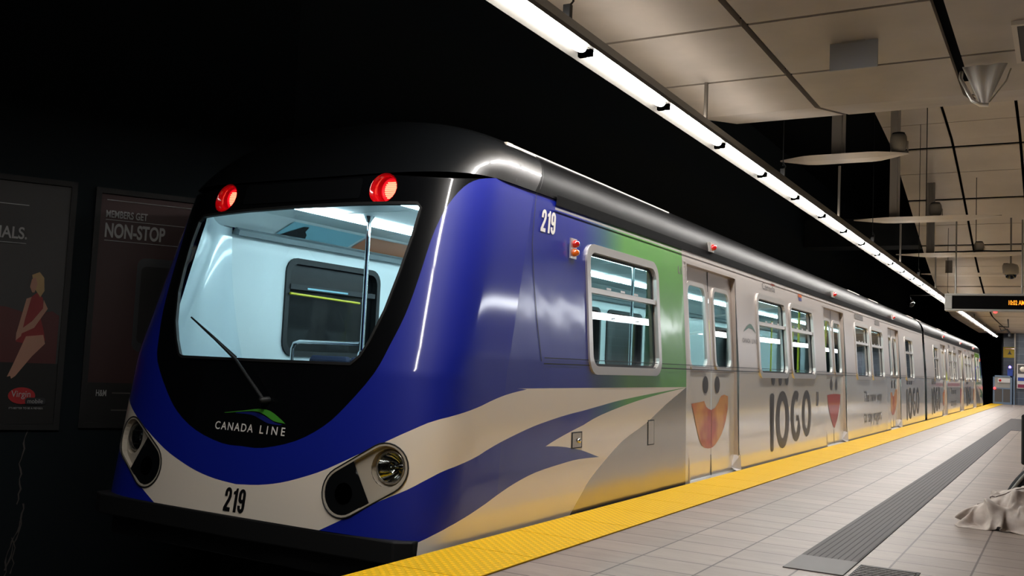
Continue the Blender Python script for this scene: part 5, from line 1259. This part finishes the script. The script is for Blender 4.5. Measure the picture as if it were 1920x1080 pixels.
vz_ = [
    4,4,4,4,4,4,4,4,4,4,4,4,6,10,14,19,19,15,11,4,5,4,7,8,6,5,4,4,4,6,6,7,6,5,8,7,4,4,9,15,15,10,5,3,4,4,4,4,4,4,
    4,4,4,8,5,4,4,4,4,10,11,11,12,16,21,27,24,17,13,6,3,8,8,4,4,4,4,5,7,11,13,14,10,7,8,4,4,3,14,24,19,13,9,8,12,9,5,4,7,10,
    4,4,8,6,7,4,4,4,4,8,16,17,18,22,26,31,27,20,14,7,5,9,4,5,4,5,7,8,10,13,17,20,16,10,6,4,5,10,21,28,22,19,17,15,8,9,6,4,8,4,
    6,5,5,8,4,4,6,4,4,7,16,23,24,27,31,36,33,25,19,12,7,5,5,6,8,11,13,15,16,18,20,24,23,18,13,11,10,16,28,31,27,25,22,15,10,6,6,4,4,4,
    6,11,6,4,4,8,6,5,4,5,14,24,30,33,36,39,41,33,27,20,17,15,14,14,15,18,19,21,22,23,24,26,29,26,22,17,17,23,35,32,33,30,25,18,14,8,7,5,4,4,
    4,14,11,7,4,6,10,7,8,4,12,23,33,40,43,45,48,44,38,32,30,28,27,27,28,28,28,28,28,29,30,31,33,33,30,25,25,30,41,39,39,34,27,22,15,11,9,8,6,4,
    4,12,19,16,9,6,10,9,4,4,11,23,35,45,51,52,53,54,49,45,43,44,45,46,46,45,43,40,37,37,37,38,39,39,37,35,33,36,46,45,42,36,31,23,19,16,14,13,12,10,
    5,12,20,23,16,8,6,5,9,5,14,25,39,52,60,62,61,60,59,56,55,57,55,58,60,55,55,52,52,49,47,45,47,47,46,43,41,43,50,52,45,38,32,29,25,22,20,19,18,18,
    6,13,21,28,23,15,9,12,7,10,18,29,46,60,70,72,70,67,65,64,63,61,62,62,67,72,74,70,65,59,56,55,58,58,56,52,49,49,54,56,48,39,38,36,33,30,27,25,25,24,
    6,14,21,29,30,22,15,11,12,15,24,36,56,70,79,79,76,71,68,69,71,68,64,63,71,77,81,81,79,75,71,68,69,68,67,62,57,55,57,59,50,44,44,43,42,39,36,33,32,30,
    7,15,22,30,36,30,23,18,19,22,32,45,66,80,86,83,75,73,73,69,67,77,75,72,70,78,74,76,83,82,77,77,78,78,76,70,64,61,62,62,56,53,50,50,49,48,45,41,40,37,
    6,14,22,29,38,39,33,28,28,31,41,55,75,87,89,83,74,69,59,58,64,73,82,80,79,78,75,74,76,77,82,84,83,85,84,78,72,66,67,65,65,62,59,54,55,55,53,49,47,42,
    4,14,22,29,36,46,43,38,38,41,50,65,81,91,90,80,71,56,50,58,70,80,86,87,86,85,84,82,81,82,85,89,91,91,87,81,72,72,72,71,68,62,59,62,56,59,60,56,54,42,
    7,17,25,31,37,43,53,48,48,51,59,74,84,91,88,79,59,50,53,67,81,92,97,98,94,91,90,89,88,89,92,95,95,90,87,78,78,79,79,78,75,70,60,64,64,60,65,63,56,42,
    15,22,29,35,41,47,51,58,55,58,66,78,86,91,87,67,60,53,61,76,92,104,109,108,104,99,96,95,94,95,99,100,94,89,85,87,88,86,80,72,68,64,63,64,69,66,68,66,55,47,
    19,26,32,38,44,51,56,61,61,62,66,77,86,89,75,68,60,61,71,85,101,112,117,117,112,107,102,101,99,99,103,101,97,97,96,95,86,76,70,65,62,65,71,71,70,71,71,64,58,51,
    24,30,36,42,48,53,57,60,61,64,68,73,81,83,74,72,65,70,80,93,106,116,121,122,118,113,108,106,105,104,106,103,101,98,91,83,74,67,61,60,68,71,73,74,75,74,72,68,63,56,
    22,29,36,43,48,51,51,57,62,66,69,71,77,79,78,78,74,77,85,97,109,117,121,122,122,118,114,111,110,109,108,106,102,94,85,78,70,64,65,70,73,81,82,83,82,82,77,74,68,61,
    21,28,35,44,45,45,51,58,64,63,68,72,75,79,82,84,84,84,90,100,109,114,115,115,114,118,119,116,114,113,111,111,102,93,84,76,74,80,83,87,88,93,98,95,97,95,89,82,76,70,
    21,29,37,36,38,45,54,60,56,59,67,70,75,84,84,88,90,92,94,101,108,109,111,112,115,117,118,118,118,116,113,110,108,100,92,86,91,93,94,101,110,116,113,114,112,107,98,90,82,76,
    21,30,32,38,37,46,51,51,52,60,63,69,77,87,90,88,93,96,99,102,107,110,113,117,119,121,122,121,120,119,117,113,109,106,100,96,99,98,107,118,125,126,125,123,118,109,98,89,81,76,
    20,28,35,37,35,44,43,45,50,54,61,67,80,90,95,94,93,97,101,104,109,112,116,119,121,123,124,124,122,120,123,119,113,107,104,101,97,105,113,119,122,123,120,116,108,97,94,82,71,79,
    18,26,35,34,31,39,37,40,44,47,56,64,79,90,97,93,96,99,100,106,110,114,118,121,123,127,124,128,126,120,126,126,119,110,103,102,100,98,104,108,109,106,102,94,87,84,72,64,72,79,
    15,23,32,41,37,33,31,34,39,44,50,58,73,87,96,98,94,94,100,107,110,114,119,122,125,121,128,133,130,120,127,132,126,113,99,98,104,98,97,97,94,90,85,82,78,69,60,63,71,81,
    13,20,29,38,45,41,37,27,35,38,43,52,63,81,93,100,101,95,98,108,109,113,116,122,122,120,127,124,134,120,127,136,129,113,93,94,100,102,96,92,88,84,81,78,70,64,61,71,79,68,
    10,18,26,34,43,49,40,29,28,35,36,43,54,74,89,97,104,102,96,106,112,110,115,117,119,124,121,120,135,119,128,139,131,108,90,89,94,102,95,91,87,80,80,79,73,67,75,72,61,50,
    7,15,23,31,39,48,45,35,24,28,33,36,47,68,84,95,101,104,95,105,108,115,110,114,114,117,114,117,132,118,129,140,129,102,86,85,93,101,93,87,82,80,73,70,72,70,64,55,44,35,
    4,11,19,27,35,44,50,40,29,24,26,30,45,65,82,94,99,106,97,100,108,110,117,111,110,109,111,118,131,117,131,139,125,97,87,84,96,99,91,84,79,78,71,66,62,59,53,45,37,30,
    4,7,15,23,32,40,49,46,36,27,26,34,47,66,84,93,101,107,100,100,105,109,112,119,118,118,117,125,126,117,132,134,119,94,80,77,94,96,89,83,77,75,70,61,57,53,50,42,35,30,
    4,6,10,17,26,35,43,50,44,37,34,40,55,73,85,95,102,107,101,102,105,108,110,113,117,120,123,121,116,119,129,126,111,93,74,72,91,94,88,81,74,72,67,58,51,47,43,41,38,34,
    4,6,11,15,21,26,36,45,51,48,45,49,63,79,86,95,101,106,106,107,109,110,110,111,113,114,115,113,116,120,122,116,101,85,70,68,85,91,86,80,73,69,64,56,47,41,37,33,31,29,
    4,10,14,19,24,30,31,35,44,50,54,56,67,79,88,91,96,99,102,103,103,103,103,105,105,105,110,108,108,111,111,105,92,80,70,65,78,89,83,78,71,65,61,54,43,35,30,26,24,24,
    4,11,18,23,28,32,34,36,41,44,48,58,68,75,80,84,87,88,88,87,89,93,96,97,91,92,99,102,100,100,99,94,86,75,67,62,72,85,80,74,69,62,58,52,42,31,24,25,21,20,
    4,11,18,23,26,27,28,30,33,39,46,50,60,67,72,76,76,79,84,83,82,87,88,89,88,87,93,96,97,94,91,88,83,76,72,66,67,80,75,69,67,60,54,50,41,29,20,17,18,18,
    4,10,14,17,18,19,21,24,29,35,41,48,56,63,67,69,70,78,77,75,72,72,76,76,77,82,88,93,90,88,85,83,82,80,77,73,66,75,70,64,61,59,52,47,40,28,16,10,12,9,
    4,4,6,7,7,8,11,16,22,30,38,46,55,58,56,61,66,67,66,72,74,76,76,77,77,76,76,75,75,74,74,74,74,75,75,72,66,69,64,59,55,56,51,44,39,26,13,4,6,10,
    3,3,3,4,4,4,7,15,26,37,43,49,48,48,47,49,53,56,58,58,58,58,57,57,56,54,54,54,55,57,60,62,64,65,66,67,66,63,59,54,50,50,49,42,37,26,12,3,4,7,
    4,3,3,4,5,9,15,26,36,38,40,38,39,40,42,44,47,49,50,50,49,49,48,47,46,45,44,44,44,46,49,51,53,56,57,58,59,57,54,49,45,43,45,42,33,25,11,4,4,9,
    4,6,5,9,10,11,22,33,32,30,29,30,32,34,35,37,40,43,43,43,42,42,41,39,38,35,34,38,43,40,44,48,45,47,48,49,50,50,48,44,40,37,39,39,34,24,9,4,4,6,
    10,11,11,8,8,16,28,26,24,22,23,24,25,27,28,31,34,35,35,34,33,33,32,30,26,22,23,27,32,37,41,40,42,39,40,41,42,43,41,38,34,31,32,33,30,23,15,4,4,4,
    11,8,9,8,12,20,22,19,17,17,17,18,19,20,23,25,27,28,26,24,25,24,23,21,17,13,15,17,19,22,26,30,33,34,33,34,34,35,35,32,29,26,25,25,23,14,17,5,4,4,
    4,5,8,8,12,15,16,17,13,12,11,12,13,14,16,18,21,22,18,16,16,16,15,14,11,8,8,9,9,8,10,14,19,24,26,27,27,28,28,26,24,21,19,18,15,9,13,6,4,4,
]
vx = [a/400 for a in vx]; vy = [a/400 for a in vy]; vz_ = [a/400 for a in vz_]; NX = 50; NJ = len(vx)
mb = MB(); mb.recalc = False
mb.add([(x*.98+2.81, y+8.22, max(.002, z-.006)) for x, y, z in zip(vx, vy, vz_)], [(a, a+1, a+NX+1, a+NX) for r_ in range(NJ//NX-1) for a in range(r_*NX, r_*NX+NX-1)], 0, True)
jk = tag(mb.build('crumpled_jacket', 'jacket_grey'), 'crumpled pale grey jacket heaped on paving in front of dark bag', 'jacket')
q = jk.modifiers.new('s','SUBSURF'); q.levels = 1; q.render_levels = 2
q = jk.modifiers.new('t','SOLIDIFY'); q.thickness = .003
jv = [Vector(v.co) for v in jk.data.vertices]
mb = MB(); mb.tube([jv[i]+Vector((0,0,.004)) for i in range(NX*20+3, NX*20+47)], .0035, 5); mb.build('hem_piping', 'trim_brown', jk)

e = empty('duffel_bag', (3.02,9.05,0), 'dark soft bag standing behind the crumpled grey jacket', 'bag')
def soft(pts, rs, m, nm, sx=1.0):
    mb = MB(); mb.tube(pts, rs, 16); o = mb.build(nm, m, e)
    for v in o.data.vertices:
        c = v.co; n_ = noise.noise(Vector((c.x*5,c.y*5,c.z*5)))*.03; v.co = (c.x+n_, c.y+n_, max(0.0, c.z+n_))
    q = o.modifiers.new('s','SUBSURF'); q.levels = 1; q.render_levels = 2; return o
soft([(-.36,.10,.05),(-.32,.10,.14),(-.20,.12,.27),(-.08,.12,.37),(.10,.12,.42),(.34,.12,.40)], [.03,.06,.09,.11,.12,.12], 'dark_cloth', 'bag_body')
soft([(-.10,-.10,.10),(.0,-.12,.22),(.14,-.12,.30),(.36,-.10,.30)], [.05,.09,.10,.10], 'dark_cloth', 'side_pocket')
soft([(.02,-.24,.09),(.14,-.26,.14),(.34,-.24,.16)], [.05,.08,.09], 'denim_blue', 'blue_flap')
mb = MB(); mb.tube([(-.36,.04,.12),(-.24,.02,.30),(-.12,.0,.45),(.10,.0,.54),(.3,.0,.52)], .014, 6); mb.build('bag_strap', 'pole_grey', e)

e = empty('wire_crate', (2.78,9.5,0), 'black wire mesh crate at the right edge behind the dark bag', 'crate')
mb = MB()
X0, X1, Y0, Y1, Z0, Z1 = 0, .52, 0, .42, .40, .80
for z in (Z0, Z1): mb.tube([(X0,Y0,z),(X1,Y0,z),(X1,Y1,z),(X0,Y1,z),(X0,Y0,z)], .017, 8)
for x, y in ((X0,Y0),(X1,Y0),(X0,Y1),(X1,Y1)): mb.tube([(x,y,Z0),(x,y,Z1)], .017, 8); 
mb.build('crate_frame', 'rubber', e)
mb = MB()
for i in range(1, 8):
    z = Z0+(Z1-Z0)*i/8; mb.tube([(X0,Y0,z),(X1,Y0,z),(X1,Y1,z),(X0,Y1,z),(X0,Y0,z)], .005, 5)
for i in range(1, 7):
    x = X0+(X1-X0)*i/7; mb.tube([(x,Y0,Z0),(x,Y0,Z1)], .005, 5); mb.tube([(x,Y1,Z0),(x,Y1,Z1)], .005, 5); y = Y0+(Y1-Y0)*i/7; mb.tube([(X0,y,Z0),(X0,y,Z1)], .005, 5)
mb.build('wire_mesh', 'pole_grey', e)
for x, y in ((.06,.05),(.46,.05),(.06,.37),(.46,.37)):
    mb = MB(); mb.tube([(x,y,.0),(x,y,.40)], .014, 8); mb.build('leg', 'rubber', e)
